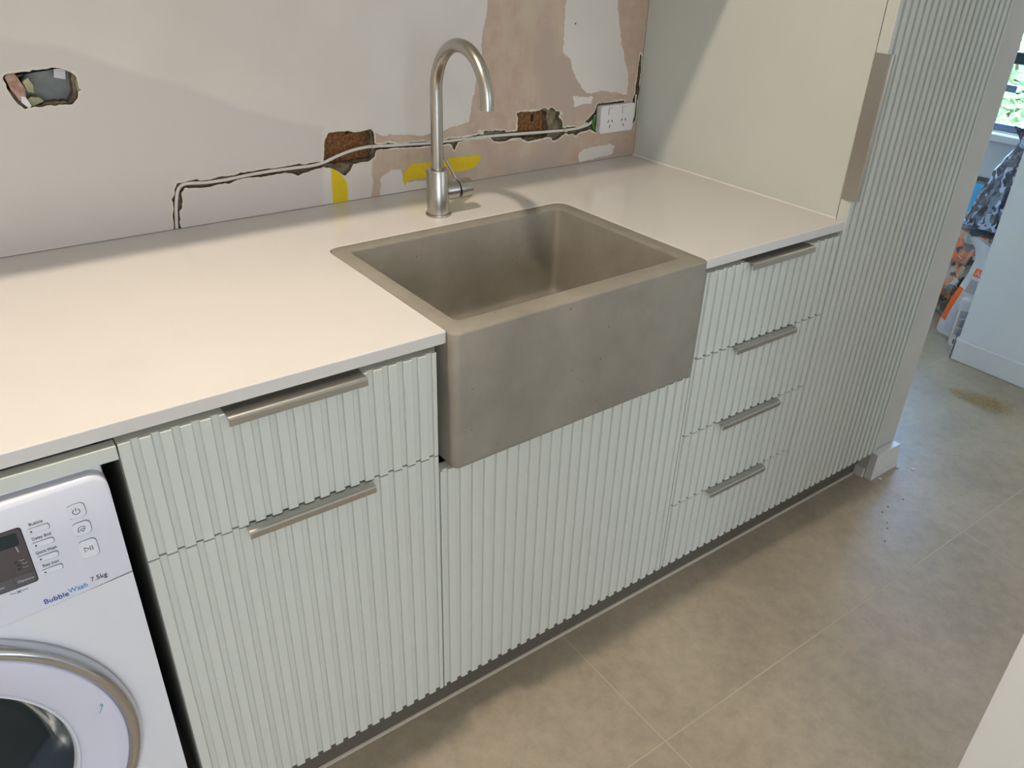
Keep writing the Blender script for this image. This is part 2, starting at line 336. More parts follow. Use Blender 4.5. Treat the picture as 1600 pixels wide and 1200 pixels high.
GREYS=[[[0.765,1.3349],[0.7702,1.2943],[0.7693,1.2318],[0.7694,1.1788],[0.7909,1.1631],[0.8016,1.1328],[0.82,1.112],[0.8391,1.0877],[0.8549,1.0787],[0.9047,1.0797],[0.9966,1.0647],[0.9935,1.1209],[0.9722,1.1611],[0.9551,1.2074],[0.9393,1.2625],[0.928,1.3339]],[[0.8087,1.0745],[0.8734,1.0663],[0.8728,1.0506],[0.8151,1.0491]],[[0.8433,0.9265],[0.8577,0.9382],[0.9202,0.9412],[0.9672,0.9342],[0.9633,0.9089],[0.9011,0.9077],[0.8452,0.9061]],[[0.2617,0.9424],[0.2884,0.9562],[0.3128,0.953],[0.3197,0.9227],[0.3756,0.9179],[0.4189,0.8981],[0.4178,0.8389],[0.2474,0.8663]]]
CREAM=[[[0.7231,1.3351],[0.765,1.3349],[0.7772,1.1814],[0.7548,1.1607],[0.7421,1.1715],[0.7412,1.2398]],[[0.6626,1.2149],[0.6776,1.2142],[0.6768,1.1578],[0.6671,1.1612]],[[0.6465,1.3226],[0.6756,1.3223],[0.6792,1.2211],[0.6585,1.2219]]]
TAPE1=[[0.1426,0.9792],[0.1538,0.9722],[0.1677,0.9579],[0.177,0.9425],[0.1776,0.9211],[0.1754,0.8939],[0.1409,0.8943],[0.1414,0.9334]]
TAPE2=[[0.315,0.9293],[0.3189,0.942],[0.3259,0.9513],[0.3414,0.9625],[0.3803,0.9606],[0.4501,0.9639],[0.5282,0.9606],[0.5301,0.9527],[0.5228,0.9413],[0.5136,0.9347],[0.5007,0.9287],[0.4444,0.9284],[0.4388,0.9123],[0.4193,0.9165],[0.3792,0.925],[0.3417,0.9256],[0.3265,0.9247],[0.321,0.9151]]
CABLE=[[-0.1932,0.8954],[-0.1899,0.9172],[-0.1861,0.9425],[-0.1812,0.9634],[-0.1764,0.9766],[-0.1679,0.9842],[-0.1553,0.9862],[-0.1372,0.9843],[-0.1124,0.9828],[-0.087,0.9831],[-0.0543,0.9851],[-0.021,0.9872],[0.0197,0.9884],[0.0613,0.9883],[0.104,0.9882],[0.1335,0.9927],[0.1639,1.0019],[0.1945,1.0086],[0.2253,1.0119],[0.2486,1.012],[0.2879,1.009],[0.3365,1.0063],[0.39,1.0033],[0.4382,1.0023],[0.5095,1.002],[0.5838,1.0001],[0.6612,0.9966],[0.7422,0.993],[0.8052,0.9913],[0.848,0.9935],[0.8737,0.9991],[0.8902,1.0105]]
CABLE2=[[1.0333,1.0603],[1.0339,1.0239],[1.0332,1.0038],[1.0253,0.9928],[1.0092,0.9893]]
STAIN=[[-0.4078,1.2586],[-0.3182,1.24],[-0.2247,1.1987],[-0.1307,1.1649],[-0.0292,1.1161],[0.0326,1.0922],[0.133,1.0633],[0.1161,0.8874],[-0.4982,0.9044],[-0.5537,0.9153],[-0.4604,1.2607]]
HOLE1=[[0.1364,1.0538],[0.2462,1.0479],[0.2453,0.9859],[0.1846,0.9794],[0.1285,0.9865]]
HOLE2=[[0.6416,1.0459],[0.7345,1.0468],[0.744,0.996],[0.7411,0.9772],[0.6499,0.9854]]
LBOX=[[-0.3956,1.1971],[-0.3802,1.2021],[-0.3224,1.2046],[-0.3139,1.1979],[-0.3198,1.1627],[-0.3301,1.1529],[-0.3782,1.1506],[-0.4013,1.1587]]
LCHUNK=[[-0.4181,1.1966],[-0.4109,1.2031],[-0.402,1.2015],[-0.3994,1.1933],[-0.3991,1.1791],[-0.403,1.1671],[-0.4113,1.1719],[-0.4159,1.1834]]
NAIL=[[0.8023,1.242]]

D = 0.6786            # plane of the kitchen wall
ZC = 0.90             # worktop height
XR = 1.041            # left face of the tall cabinet
CEIL = 2.4

# ================================================================== STRUCTURE
# floor: grout bed with each large tile laid on it
fl = empty('floor', (0, 0, 0), 'large beige-grey porcelain floor tiles with thin pale grout lines', kind='structure')
box('grout_bed', -3.2, 4.9, -3.9, 3.2, -0.05, -0.0005, M['grout'], fl)
TX, TY = 1.173, 0.60
tb = bmesh.new(); add_box(tb, .0014, TX - .0014, .0014, TY - .0014, -0.009, 0.0, 0.0006)
tme = bpy.data.meshes.new('tile'); bmesh.ops.recalc_face_normals(tb, faces=tb.faces); tb.to_mesh(tme); tb.free(); tme.materials.append(M['tile'])
for i in range(-3, 4):
    for j in range(-6, 5):
        link('tile', tme, None, fl, (0.3503 + i * TX, -0.2901 + j * TY, 0))

# kitchen wall with chases and holes cut through the plaster skin
def sdf(poly, X, Z):
    P = np.array(poly); n = len(P)
    d = np.full(X.shape, 1e9); inside = np.zeros(X.shape, bool)
    for i in range(n):
        ax, az = P[i]; bx, bz = P[(i + 1) % n]
        ex, ez = bx - ax, bz - az
        L = ex * ex + ez * ez + 1e-18
        tt = np.clip(((X - ax) * ex + (Z - az) * ez) / L, 0, 1)
        d = np.minimum(d, (X - ax - ex * tt) ** 2 + (Z - az - ez * tt) ** 2)
        c = ((az > Z) != (bz > Z)) & (X < (bx - ax) * (Z - az) / ((bz - az) if abs(bz - az) > 1e-12 else 1e-12) + ax)
        inside ^= c
    return np.where(inside, 1, -1) * np.sqrt(d)     # positive inside
rs = np.random.RandomState(4)
def vnoise(X, Z, s, seed):
    r = np.random.RandomState(seed).rand(256, 256)
    u, v = X / s, Z / s; i, j = np.floor(u).astype(int), np.floor(v).astype(int); fu, fv = u - i, v - j
    fu = fu * fu * (3 - 2 * fu); fv = fv * fv * (3 - 2 * fv)
    g = lambda a, b: r[a % 256, b % 256]
    return (g(i, j) * (1 - fu) + g(i + 1, j) * fu) * (1 - fv) + (g(i, j + 1) * (1 - fu) + g(i + 1, j + 1) * fu) * fv
def sheet(name, x0, x1, z0, z1, h, holes, y, y2, material, parent, attrs=None, jag=.0012, extra=()):
    nx = int(round((x1 - x0) / h)); nz = int(round((z1 - z0) / h))
    xs = np.linspace(x0, x1, nx + 1); zs = np.linspace(z0, z1, nz + 1)
    X, Z = np.meshgrid(xs, zs, indexing='ij')
    F = -1e9
    for p in holes: F = np.maximum(F, sdf(p, X, Z))
    F = F + (vnoise(X, Z, .006, 7) - .5) * 2 * jag
    S = -F                                            # positive = solid
    S[np.abs(S) < 1e-5] = 1e-5
    idx = -np.ones(X.shape, int); sol = S > 0
    V = []; faces = []; rim = []
    ii, jj = np.nonzero(sol)
    idx[ii, jj] = np.arange(len(ii))
    V = [(float(X[a, b]), y, float(Z[a, b])) for a, b in zip(ii, jj)]
    s4 = sol[:-1, :-1].astype(int) + sol[1:, :-1] + sol[1:, 1:] + sol[:-1, 1:]
    a, b = np.nonzero(s4 == 4)
    faces = np.stack([idx[a, b], idx[a + 1, b], idx[a + 1, b + 1], idx[a, b + 1]], 1).tolist()
    cache = {}
    def cut(p, q):
        k = (p, q) if p < q else (q, p)
        if k not in cache:
            s0, s1 = S[k[0]], S[k[1]]; t = s0 / (s0 - s1)
            cache[k] = len(V)
            V.append((float(X[k[0]] + (X[k[1]] - X[k[0]]) * t), y, float(Z[k[0]] + (Z[k[1]] - Z[k[0]]) * t)))
        return cache[k]
    for a, b in zip(*np.nonzero((s4 > 0) & (s4 < 4))):
        c = [(a, b), (a + 1, b), (a + 1, b + 1), (a, b + 1)]
        poly = []; cuts = []
        for k in range(4):
            p, q = c[k], c[(k + 1) % 4]
            if sol[p]: poly.append(int(idx[p]))
            if sol[p] != sol[q]:
                v = cut(p, q); poly.append(v); cuts.append((v, bool(sol[p])))
        if len(poly) >= 3: faces.append(poly)
        if len(cuts) == 2:
            (v0, o0), (v1, o1) = cuts
            rim.append((v0, v1) if o0 else (v1, v0))
    nsurf = len(faces)
    if y2 is not None:
        back = {}
        for p, q in rim:
            for v in (p, q):
                if v not in back:
                    back[v] = len(V); V.append((V[v][0], y2, V[v][2]))
            faces.append([q, p, back[p], back[q]])
    base = len(V)
    for (u0, u1, w0, w1) in extra:
        k = len(V); V += [(u0, y, w0), (u1, y, w0), (u1, y, w1), (u0, y, w1)]; faces.append([k, k + 1, k + 2, k + 3])
    me = bpy.data.meshes.new(name); me.from_pydata(V, [], faces); me.update()
    me.materials.append(material); me.materials.append(M['mortar_dark'])
    if y2 is not None:
        for q in range(nsurf, nsurf + len(rim)): me.polygons[q].material_index = 1
    if attrs:
        A = np.array(V); 
        for k, fn in attrs.items():
            vals = fn(A[:, 0], A[:, 2]); vals[base:] = 9.0 if k == 'edge' else -9.0
            at = me.attributes.new(k, 'FLOAT', 'POINT'); at.data.foreach_set('value', vals.astype(np.float32))
    return link(name, me, material, parent)

def a_pink(x, z):
    v = sdf(PINK, x, z)
    for g in GREYS: v = np.minimum(v, -sdf(g, x, z))
    return v * 100
def a_cream(x, z):
    v = np.full(x.shape, -9.0)
    for g in CREAM: v = np.maximum(v, sdf(g, x, z) * 100)
    return v
def a_edge(x, z):
    v = np.maximum(np.maximum(sdf(CHASE, x, z), sdf(SLOT, x, z)), sdf(LHOLE, x, z))
    return np.abs(v) * 100
wb = sheet('wall_back', -0.65, XR + .0, 0.875, 1.385, 0.003, [CHASE, SLOT, LHOLE], D, D + .013, M['wall'], None,
           dict(pink=a_pink, cream=a_cream, edge=a_edge, stain=lambda x, z: sdf(STAIN, x, z) * 100),
           extra=[(-3.2, -0.65, 0, CEIL), (-0.65, XR + .0, 1.385, CEIL), (-0.65, XR, 0, 0.875)])
tag(wb, 'patchy painted plaster wall above the worktop with pink bare patches and cut chases', kind='structure')
# sandy render behind the plaster skin, itself cut away where the brick shows
def grow(poly, s):
    c = np.mean(np.array(poly), 0); return [[c[0] + (p[0] - c[0]) * s, c[1] + (p[1] - c[1]) * s] for p in poly]
sheet('render_coat', -0.55, XR, 0.875, 1.20, 0.004, [HOLE1, HOLE2, LBOX, LCHUNK, SLOT], D + .013, D + .06, M['mortar'], wb, jag=.003)
bk = bmesh.new(); add_box(bk, -.115, .115, 0, .10, -.037, .037, 0.003)
for v in bk.verts:
    v.co += Vector(mnoise.noise_vector(v.co * 40)) * .0015
bme = bpy.data.meshes.new('brick'); bk.to_mesh(bme); bk.free(); bme.materials.append(M['brick'])
for (bx, bz) in ((0.195, 1.018), (0.195, .934), (0.71, 1.025), (0.71, .941), (-0.045, 1.018)):
    link('brick', bme, None, wb, (bx, D + .030, bz))
box('mortar_bed', -0.2, 1.038, D + .036, D + .13, 0.88, 1.2, M['mortar'], wb)
box('masonry_core', -3.2, 1.523, D + .14, D + .25, 0, CEIL, M['mortar'], wb)
for (px, pz, sx, sz) in ((0.199, 1.044, .004, .006), (0.705, 1.025, .0035, .0095)):
    bm = bmesh.new(); prism(bm, [(px - sx, pz - sz), (px + sx * .8, pz - sz * .8), (px + sx, pz + sz), (px - sx * 1.1, pz + sz * .9)], D + .0285, D + .032, 'y')
    bobj('screw_hole', bm, M['dark'], wb)
bm = bmesh.new(); lathe(bm, [(0.0001, -.0015), (.0022, -.001), (.0026, .001)], (NAIL[0][0], D - .0004, NAIL[0][1]), 'y', 10)
bobj('nail_head', bm, M['galv'], wb, True)

# rest of the room shell
def wallbox(name, x0, x1, y0, y1, z0, z1, m, label):
    o = box(name, x0, x1, y0, y1, z0, z1, m); tag(o, label, kind='structure'); return o
box_c = wallbox('ceiling', -3.2, 5.0, -3.9, 3.2, CEIL, CEIL + .05, M['ceiling'], 'flat white ceiling')
wallbox('wall_left', -3.25, -3.15, -3.9, D, 0, CEIL, M['beige_paint'], 'plain side wall left of the laundry run')
# wall behind the photographer
wallbox('wall_front', -3.2, 5.0, -3.85, -3.75, 0, CEIL, M['white_paint'], 'plain wall behind the photographer')
for i_, (cx_, cz_, sx_, sz_, lb_) in enumerate(((-1.5, 1.20, 2.2, 2.0, 'wide frame added round the left fill light behind the photographer'), (1.9, 1.55, 1.6, 1.1, 'frame added round the right fill light behind the photographer'))):
    wv = empty('window_%d' % (i_ + 2), (cx_, -3.74, cz_), lb_, kind='structure')  # unseen frame, added only to dress the fill light
    for u0, u1, v0, v1 in ((-sx_ / 2 - .05, sx_ / 2 + .05, sz_ / 2, sz_ / 2 + .05), (-sx_ / 2 - .05, sx_ / 2 + .05, -sz_ / 2 - .05, -sz_ / 2), (-sx_ / 2 - .05, -sx_ / 2, -sz_ / 2, sz_ / 2), (sx_ / 2, sx_ / 2 + .05, -sz_ / 2, sz_ / 2), (-.03, .03, -sz_ / 2, sz_ / 2)):
        box('window_frame', cx_ + u0, cx_ + u1, -3.75, -3.685, cz_ + v0, cz_ + v1, M['black'], wv)
# wall end just right of the photographer
nw = wallbox('wall_near', 0.523, 0.66, -1.35, -0.7215, 0, CEIL, M['white_paint'], 'off-white wall end rising at the lower right corner of the view')
wallbox('wall_right', 2.545, 2.66, -3.75, 0.292, 0, CEIL, M['white_paint'], 'pale wall facing the cabinets beyond the passage')
br = box('baseboard_right', 2.533, 2.545, -3.75, 0.303, 0, 0.088, M['skirting'], bev=.003); tag(br, 'white skirting board at the foot of the pale right wall', kind='structure')
bs = box('baseboard_end', 2.533, 2.66, 0.292, 0.304, 0, 0.088, M['skirting'], bev=.003); tag(bs, 'short white skirting return around the end of the pale right wall', kind='structure')
# nib wall that closes the cabinet run
wallbox('wall_nib', 1.523, 1.642, 0.0215, 2.1, 0, CEIL, M['nib_paint'], 'narrow painted wall nib at the right end of the tall cabinet')
tn = empty('trim_1', (1.58, 0.0, 0), 'short chipped white skirting board wrapped round the wall nib', kind='structure')
bm = bmesh.new(); prism(bm, [(1.521, 0.0), (1.664, 0.0), (1.660, .020), (1.654, .05), (1.646, .070), (1.640, .092), (1.521, .093)], -.003, .0195, 'y')
bobj('skirting_board', bm, M['skirting'], tn)
box('skirting_board', 1.643, 1.655, .022, D, 0, .092, M['skirting'], tn, bev=.002)
box('skirting_board', 1.511, 1.522, .022, .052, 0.0, .032, M['skirting'], tn, bev=.001)
# passage beyond
wallbox('wall_passage', 1.642, 3.45, 2.1, 2.2, 0, CEIL, M['white_paint'], 'plain wall at the far side of the passage')
# far window wall
ww = empty('wall_window', (3.36, 0, 0), 'white wall with a low window at the end of the passage', kind='structure')
WY0, WY1, WZ0, WZ1 = 0.40, 1.70, 0.725, 2.10
for a in ((-3.9, WY0, 0, CEIL), (WY1, 2.2, 0, CEIL), (WY0, WY1, 0, WZ0), (WY0, WY1, WZ1, CEIL)):
    box('wall_panel', 3.30, 3.42, a[0], a[1], a[2], a[3], M['white_paint'], ww)
M['alu'] = mat('dark_green_grey_aluminium', srgb(38, 52, 54), 0.4, metal=0.4)
M['alu_light'] = mat('grey_blue_aluminium', srgb(110, 124, 150), 0.4, metal=0.4)
M['glass'] = mat('window_glass', (1, 1, 1), 0.0, **{'Transmission Weight': 1.0, 'IOR': 1.02})
wn = empty('window_1', (3.34, 1.05, 0.725), 'dark framed low window with green garden beyond', kind='structure')
box('window_sill', 3.235, 3.36, WY0 - .03, WY1 + .03, 0.690, 0.722, M['skirting'], wn, bev=.004)
box('window_frame', 3.325, 3.375, WY0, WY1, 0.725, 0.752, M['alu_light'], wn, bev=.002)
box('window_frame', 3.325, 3.375, WY0, WY1, 2.06, 2.10, M['alu'], wn, bev=.002)
box('window_frame', 3.325, 3.375, WY0, WY0 + .04, 0.752, 2.06, M['alu'], wn, bev=.002)
box('window_frame', 3.325, 3.375, WY1 - .04, WY1, 0.752, 2.06, M['alu'], wn, bev=.002)
box('transom', 3.315, 3.375, WY0 + .04, WY1 - .04, 0.998, 1.045, M['alu'], wn, bev=.004)
box('pane', 3.345, 3.351, WY0 + .04, WY1 - .04, 0.752, 0.998, M['glass'], wn)
box('pane', 3.345, 3.351, WY0 + .04, WY1 - .04, 1.045, 2.06, M['glass'], wn)
lt = box('window_stay', 3.285, 3.33, 0.695, 0.745, 0.890, 0.918, M['alu_light'], wn, bev=.003)
box('wall_ledge', 3.285, 3.30, WY0 - .05, 2.0, 0.505, 0.522, M['kick'], ww)
# outside
gd = box('garden_ground', 3.42, 16, -8, 12, -0.35, -0.25, mat('garden_soil', srgb(70, 74, 44), 0.95, var=.3, vscale=3)); tag(gd, 'green garden ground outside the far window', kind='structure')
M['leaf'] = mat('leaf', srgb(104, 134, 74), 0.5, color2=srgb(176, 196, 130), vscale=6)
M['leaf2'] = mat('leaf_pale', srgb(120, 150, 84), 0.5, color2=srgb(182, 200, 128), vscale=6)
M['bark'] = mat('bark', srgb(92, 80, 62), 0.9, bump=.6)
def shrub(loc, rx, rz, n, m, label, seed, trunk=.9):
    n = int(n * 2.6)
    r = random.Random(seed)
    t = empty('garden_tree', (loc[0], loc[1], -0.25), label, 'tree', 'trees outside the far window')
    V = []; F = []
    for _ in range(n):
        while True:
            p = Vector((r.uniform(-1, 1), r.uniform(-1, 1), r.uniform(-1, 1)))
            if .25 < p.length < 1: break
        c = Vector((loc[0] + p.x * rx, loc[1] + p.y * rx, loc[2] + p.z * rz))
        a = Vector((r.uniform(-1, 1), r.uniform(-1, 1), r.uniform(-.6, .6))).normalized(); b = a.orthogonal().normalized()
        L = r.uniform(.022, .055) * (1 if rx < 2 else 1.7); W = L * .35; k = len(V)
        V += [c - a * L, c + b * W, c + a * L, c - b * W]; F.append((k, k + 1, k + 2, k + 3))
    me = bpy.data.meshes.new('foliage'); me.from_pydata(V, [], F)
    o = link('foliage', me, m, t); o['kind'] = 'stuff'
    bm = bmesh.new(); tube(bm, [(loc[0], loc[1], -.26), (loc[0] + .05, loc[1] + .03, loc[2] * .5), (loc[0], loc[1], loc[2] + rz * .5)], [.05, .04, .02], 8)
    for k in range(7):
        a = k * 2.4; z = loc[2] - rz * .6 + k * rz * .18
        tube(bm, [(loc[0], loc[1], z), (loc[0] + math.cos(a) * rx * .5, loc[1] + math.sin(a) * rx * .5, z + .25), (loc[0] + math.cos(a) * rx * .85, loc[1] + math.sin(a) * rx * .85, z + .6)], [.018, .012, .005], 5)
    bobj('trunk', bm, M['bark'], t, True)
shrub((5.7, 1.65, .35), .8, .75, 3400, M['leaf'], 'low bright green bush seen under the window transom', 1)
shrub((7.7, 2.5, .6), 1.1, 1.2, 6000, M['leaf2'], 'pale green taller tree directly behind the low bush outside', 2)
shrub((11.5, 4.1, 1.3), 2.4, 2.2, 9000, M['leaf'], 'large leafy tree farthest back outside the window', 3)

# ================================================================== CABINETS
PITCH, SW, SD = 0.025, 0.015, 0.0052
S0 = -0.4594
slat_cache = {}
def slat_mesh(wd, h):
    k = (round(wd, 4), round(h, 4))
    if k not in slat_cache:
        bm = bmesh.new(); c = .0009
        # section in x,y with eased front arrises; stands on z = 0
        sec = [(0, SD), (0, c), (c, 0), (wd - c, 0), (wd, c), (wd, SD)] if wd > .003 else [(0, SD), (0, 0), (wd, 0), (wd, SD)]
        A = [bm.verts.new((x, y, c * .6 if y < SD * .9 and 0 else 0)) for x, y in sec]; B = [bm.verts.new((x, y, h)) for x, y in sec]
        n = len(sec)
        for i in range(n): bm.faces.new((A[i], A[(i + 1) % n], B[(i + 1) % n], B[i]))
        bm.faces.new(A); bm.faces.new(list(reversed(B)))
        # ease the top front arris
        es = [e for e in bm.edges if all(abs(v.co.z - h) < 1e-6 for v in e.verts) and all(v.co.y < 1e-6 for v in e.verts)]
        if wd > .003: bmesh.ops.bevel(bm, geom=es, offset=.0007, segments=1, affect='EDGES')
        bmesh.ops.recalc_face_normals(bm, faces=bm.faces)
        me = bpy.data.meshes.new('slat'); bm.to_mesh(me); bm.free(); me.materials.append(M['sage'])
        slat_cache[k] = me
    return slat_cache[k]
def fluted(name, x0, x1, z0, z1, parent):
    f = box(name, x0, x1, SD, 0.0250, z0, z1, M['sage'], parent, bev=.0006)
    k = int(math.floor((x0 - S0) / PITCH)) - 1
    while S0 + k * PITCH < x1:
        a = max(x0, S0 + k * PITCH); b = min(x1, S0 + k * PITCH + SW)
        if b - a > .0015:
            link('slat', slat_mesh(b - a, z1 - z0), None, f, (a, 0, z0))
        k += 1
    return f
def pull(x0, x1, ztop, parent):
    """brushed lip pull sitting on the top edge of a drawer front"""
    sec = [(.0225, ztop), (.0225, ztop + .0018), (-.0120, ztop + .0018), (-.0150, ztop + .0008), (-.0168, ztop - .0016), (-.0172, ztop - .0105), (-.0155, ztop - .0118), (-.0148, ztop - .0105), (-.0148, ztop - .0022), (-.0125, ztop - .0004), (-.002, ztop)]
    bm = bmesh.new(); prism(bm, [(y, z) for y, z in sec], x0, x1, 'x')
    return bobj('handle', bm, M['handle'], parent)
ZT, ZB = 0.8692, 0.1136
G = .0015
# two-drawer cabinet
c1 = empty('drawer_cabinet', (-0.23, 0.3, 0.1), 'pale sage two-drawer cabinet with vertical ribs between washing machine and sink', 'cabinet')
box('carcass', -0.4585, -0.0022, 0.0265, 0.655, 0.1136, 0.8785, M['sage_in'], c1)
d = fluted('drawer_front', -0.4594, -0.0022, 0.6776 + G, ZT, c1); pull(-0.3270, -0.1265, ZT, d)
d = fluted('drawer_front', -0.4594, -0.0022, ZB, 0.6776 - G, c1); pull(-0.3250, -0.1250, 0.6776 - G, d)
# sink cabinet
c2 = empty('sink_cabinet', (0.30, 0.3, 0.1), 'pale sage ribbed cabinet with one plain door below the concrete sink', 'cabinet')
box('side_panel', 0.0, 0.0095, 0.0265, 0.655, 0.1136, 0.8785, M['sage_in'], c2)
box('side_panel', 0.6000, 0.6020, 0.0265, 0.655, 0.1136, 0.8785, M['sage_in'], c2)
box('bottom_panel', 0.0095, 0.6000, 0.0265, 0.655, 0.1136, 0.130, M['sage_in'], c2)
box('back_panel', 0.0095, 0.6000, 0.640, 0.655, 0.130, 0.87, M['sage_in'], c2)
box('top_rail', 0.0095, 0.6000, 0.46, 0.52, 0.86, 0.8785, M['sage_in'], c2)
fluted('door', 0.0008, 0.6005, ZB, 0.6425, c2)
# four-drawer cabinet
c3 = empty('drawer_cabinet', (0.82, 0.3, 0.1), 'pale sage ribbed cabinet with four equal drawers right of the sink', 'cabinet')
box('carcass', 0.6030, 1.0395, 0.0265, 0.655, 0.1136, 0.8785, M['sage_in'], c3)
zs_ = [ZT, 0.6803, 0.4890, 0.2988, ZB]
for i in range(4):
    top = zs_[i] - (G if i else 0); bot = zs_[i + 1] + (G if i < 3 else 0)
    d = fluted('drawer_front', 0.6028, 1.0392, bot, top, c3)
    pull(0.7225, 0.9225, top, d)
# tall cabinet
TALLZ = 2.25
c4 = empty('tall_cabinet', (1.27, 0.3, 0.1), 'tall pale sage cabinet with ribbed door and long vertical edge pull', 'cabinet')
box('carcass', XR, 1.5205, 0.0268, D - .001, 0.1136, TALLZ, M['sage'], c4)
HZ0, HZ1 = 0.9478, 1.2425
dr = fluted('door', 1.0404, 1.4965, ZB, TALLZ, c4)
# the door edge stands flush with the side panel; long pull let into it
bm = bmesh.new()
sec = [(1.0404, .0245), (1.0372, .0245), (1.0372, .0150), (1.0352, .0140), (1.0352, -.0125), (1.0364, -.0150), (1.0390, -.0160), (1.0466, -.0160), (1.0466, -.0142), (1.0398, -.0142), (1.0385, -.0125), (1.0385, .0), (1.0402, .0)]
prism(bm, sec, HZ0, HZ1, 'z'); bobj('handle', bm, M['handle'], dr)
# kickboard, rail over the washing machine, upper cabinet (above the frame)
kb = empty('kickboard', (0.5, 0.055, 0), 'dark grey recessed kickboard under the ribbed cabinets', 'kickboard')
box('board', -0.4600, 1.5225, 0.0520, 0.066, 0.0008, 0.1130, M['kick'], kb)
bm = bmesh.new(); prism(bm, [(.0520, .0002), (.0520, .0050), (.0490, .0036), (.0470, .0002)], -0.4600, 1.5225, 'x'); bobj('sealant_bead', bm, M['grout'], kb)
o = box('filler_rail', -1.105, -0.4612, 0.0, 0.018, 0.8485, 0.8690, M['sage'], bev=.0008); tag(o, 'narrow pale sage rail above the washing machine', 'rail')
o = box('gable_panel', -1.13, -1.106, 0.0, 0.655, 0.0, 0.8785, M['sage'], bev=.001); tag(o, 'pale sage end panel left of the washing machine', 'panel')
uc = empty('wall_cabinet', (0.0, 0.5, 1.5), 'pale sage wall cabinet hanging above the worktop', 'cabinet')
box('carcass', -1.13, XR - .002, 0.372, D - .001, 1.50, 2.25, M['sage'], uc)
for i in range(4):
    box('door', -1.128 + i * .5425, -1.128 + i * .5425 + .5395, 0.349, 0.371, 1.50, 2.25, M['sage'], uc, bev=.001)

# worktop with notch for the sink
wt = empty('worktop', (0.3, 0.3, 0.88), 'glossy white stone worktop running from the left edge to the tall cabinet', 'worktop')
def sk(x, y):                                        # sink sits very slightly skew in the run
    a = math.radians(1.15); cx, cy = 0.3047, 0.21
    return (cx + (x - cx) * math.cos(a) - (y - cy) * math.sin(a), cy + (x - cx) * math.sin(a) + (y - cy) * math.cos(a))
SX0, SX1, SY0, SY1 = 0.0145, 0.5950, -0.0102, 0.4312
FY = 0.0024
nl = [(sk(SX0, 0)[0], FY), *[sk(SX0, y) for y in (.06, .2, .35)]]
outline = [(-1.13, D), (-1.13, FY)]
xl, xr = sk(SX0 - .0006, 0)[0], sk(SX1 + .0006, 0)[0]
outline += [(xl - .004, FY), (xl - .0012, FY + .0012), (xl, FY + .004)]
a_ = [sk(p[0], p[1]) for p in rrect(SX0 - .0006, SX1 + .0006, SY0, SY1 + .0006, [.001, .001, .026, .026], 7)]
arc = a_[16:]                                        # x1y1 corner then x0y1 corner
outline += list(reversed(arc))
outline += [(xr, FY + .004), (xr + .0012, FY + .0012), (xr + .004, FY), (XR - .0005, FY), (XR - .0005, D)]
bm = bmesh.new(); A_, B_ = prism(bm, outline, ZC - .0198, ZC, 'z')
bmesh.ops.recalc_face_normals(bm, faces=bm.faces)
es = [e for e in bm.edges if all(abs(v.co.z - ZC) < 1e-6 for v in e.verts) and len(e.link_faces) == 2 and e.calc_face_angle(0) > 1.2]
bmesh.ops.bevel(bm, geom=es, offset=.0016, segments=2, profile=.5, affect='EDGES')
bobj('slab', bm, M['quartz'], wt, False)
bm = bmesh.new(); prism(bm, [(XR - .0004, ZC + .0001), (XR - .0038, ZC + .0001), (XR - .0004, ZC + .0030)], 0.0255, D, 'y')
bobj('sealant_bead', bm, M['outlet'], wt)
bm = bmesh.new(); prism(bm, [(D - .0002, ZC + .0001), (D - .0018, ZC + .0001), (D - .0002, ZC + .0016)], -1.13, XR, 'x')
bobj('sealant_bead', bm, mat('grey_joint', srgb(150, 146, 140), .6), wt)

# ------------------------------------------------------------------ concrete sink
sink = empty('farmhouse_sink', (0.3047, 0.21, 0.6448), 'grey concrete apron-front sink set into the white worktop', 'sink')
bm = bmesh.new()
ZS, ZL = ZC - .0004, 0.6446
N = 6
def ring(x0, x1, y0, y1, rad, z):
    return [bm.verts.new((*sk(*p), z)) for p in rrect(x0, x1, y0, y1, rad, N)]
OR = [.014, .012, .026, .026]
def oo(i, z, dr=0): return ring(SX0 + i, SX1 - i, SY0 + i, SY1 - i, [max(r - i, .002) for r in OR], z)
L = [oo(.012, ZL), oo(.0045, ZL + .0015), oo(.0012, ZL + .006), oo(0, ZL + .013), oo(0, ZL + .12), oo(0, ZS - .004), oo(.0008, ZS - .0015), oo(.003, ZS)]
IX0, IX1, IY0, IY1 = 0.0475, 0.5575, 0.0330, 0.3965
def inn(i, z, r): return ring(IX0 + i, IX1 - i, IY0 + i, IY1 - i, r, z)
L += [inn(-.003, ZS, .011), inn(-.0008, ZS - .0012, .011), inn(0, ZS - .004, .011), inn(.004, ZS - .10, .012), inn(.008, 0.728, .013), inn(.0095, 0.716, .014), inn(.0125, 0.7085, .016), inn(.019, 0.7060, .018), inn(.05, 0.7050, .02), inn(.12, .7040, .02)]
for a, b in zip(L, L[1:]):
    n = len(a)
    for k in range(n): bm.faces.new((a[k], a[(k + 1) % n], b[(k + 1) % n], b[k]))
bm.faces.new(list(reversed(L[0]))); 
dc = sk(.3025, .215)
last = L[-1]; hole = []
for v in last:
    dv = Vector((v.co.x - dc[0], v.co.y - dc[1])).normalized() * .045
    hole.append(bm.verts.new((dc[0] + dv.x, dc[1] + dv.y, .7032)))
n = len(last)
for k in range(n): bm.faces.new((last[k], last[(k + 1) % n], hole[(k + 1) % n], hole[k]))
for v in bm.verts:
    v.co += mnoise.noise_vector(v.co * 9) * .0006
so = bobj('basin', bm, M['concrete'], sink, True); so.data.set_sharp_from_angle(angle=math.radians(50))
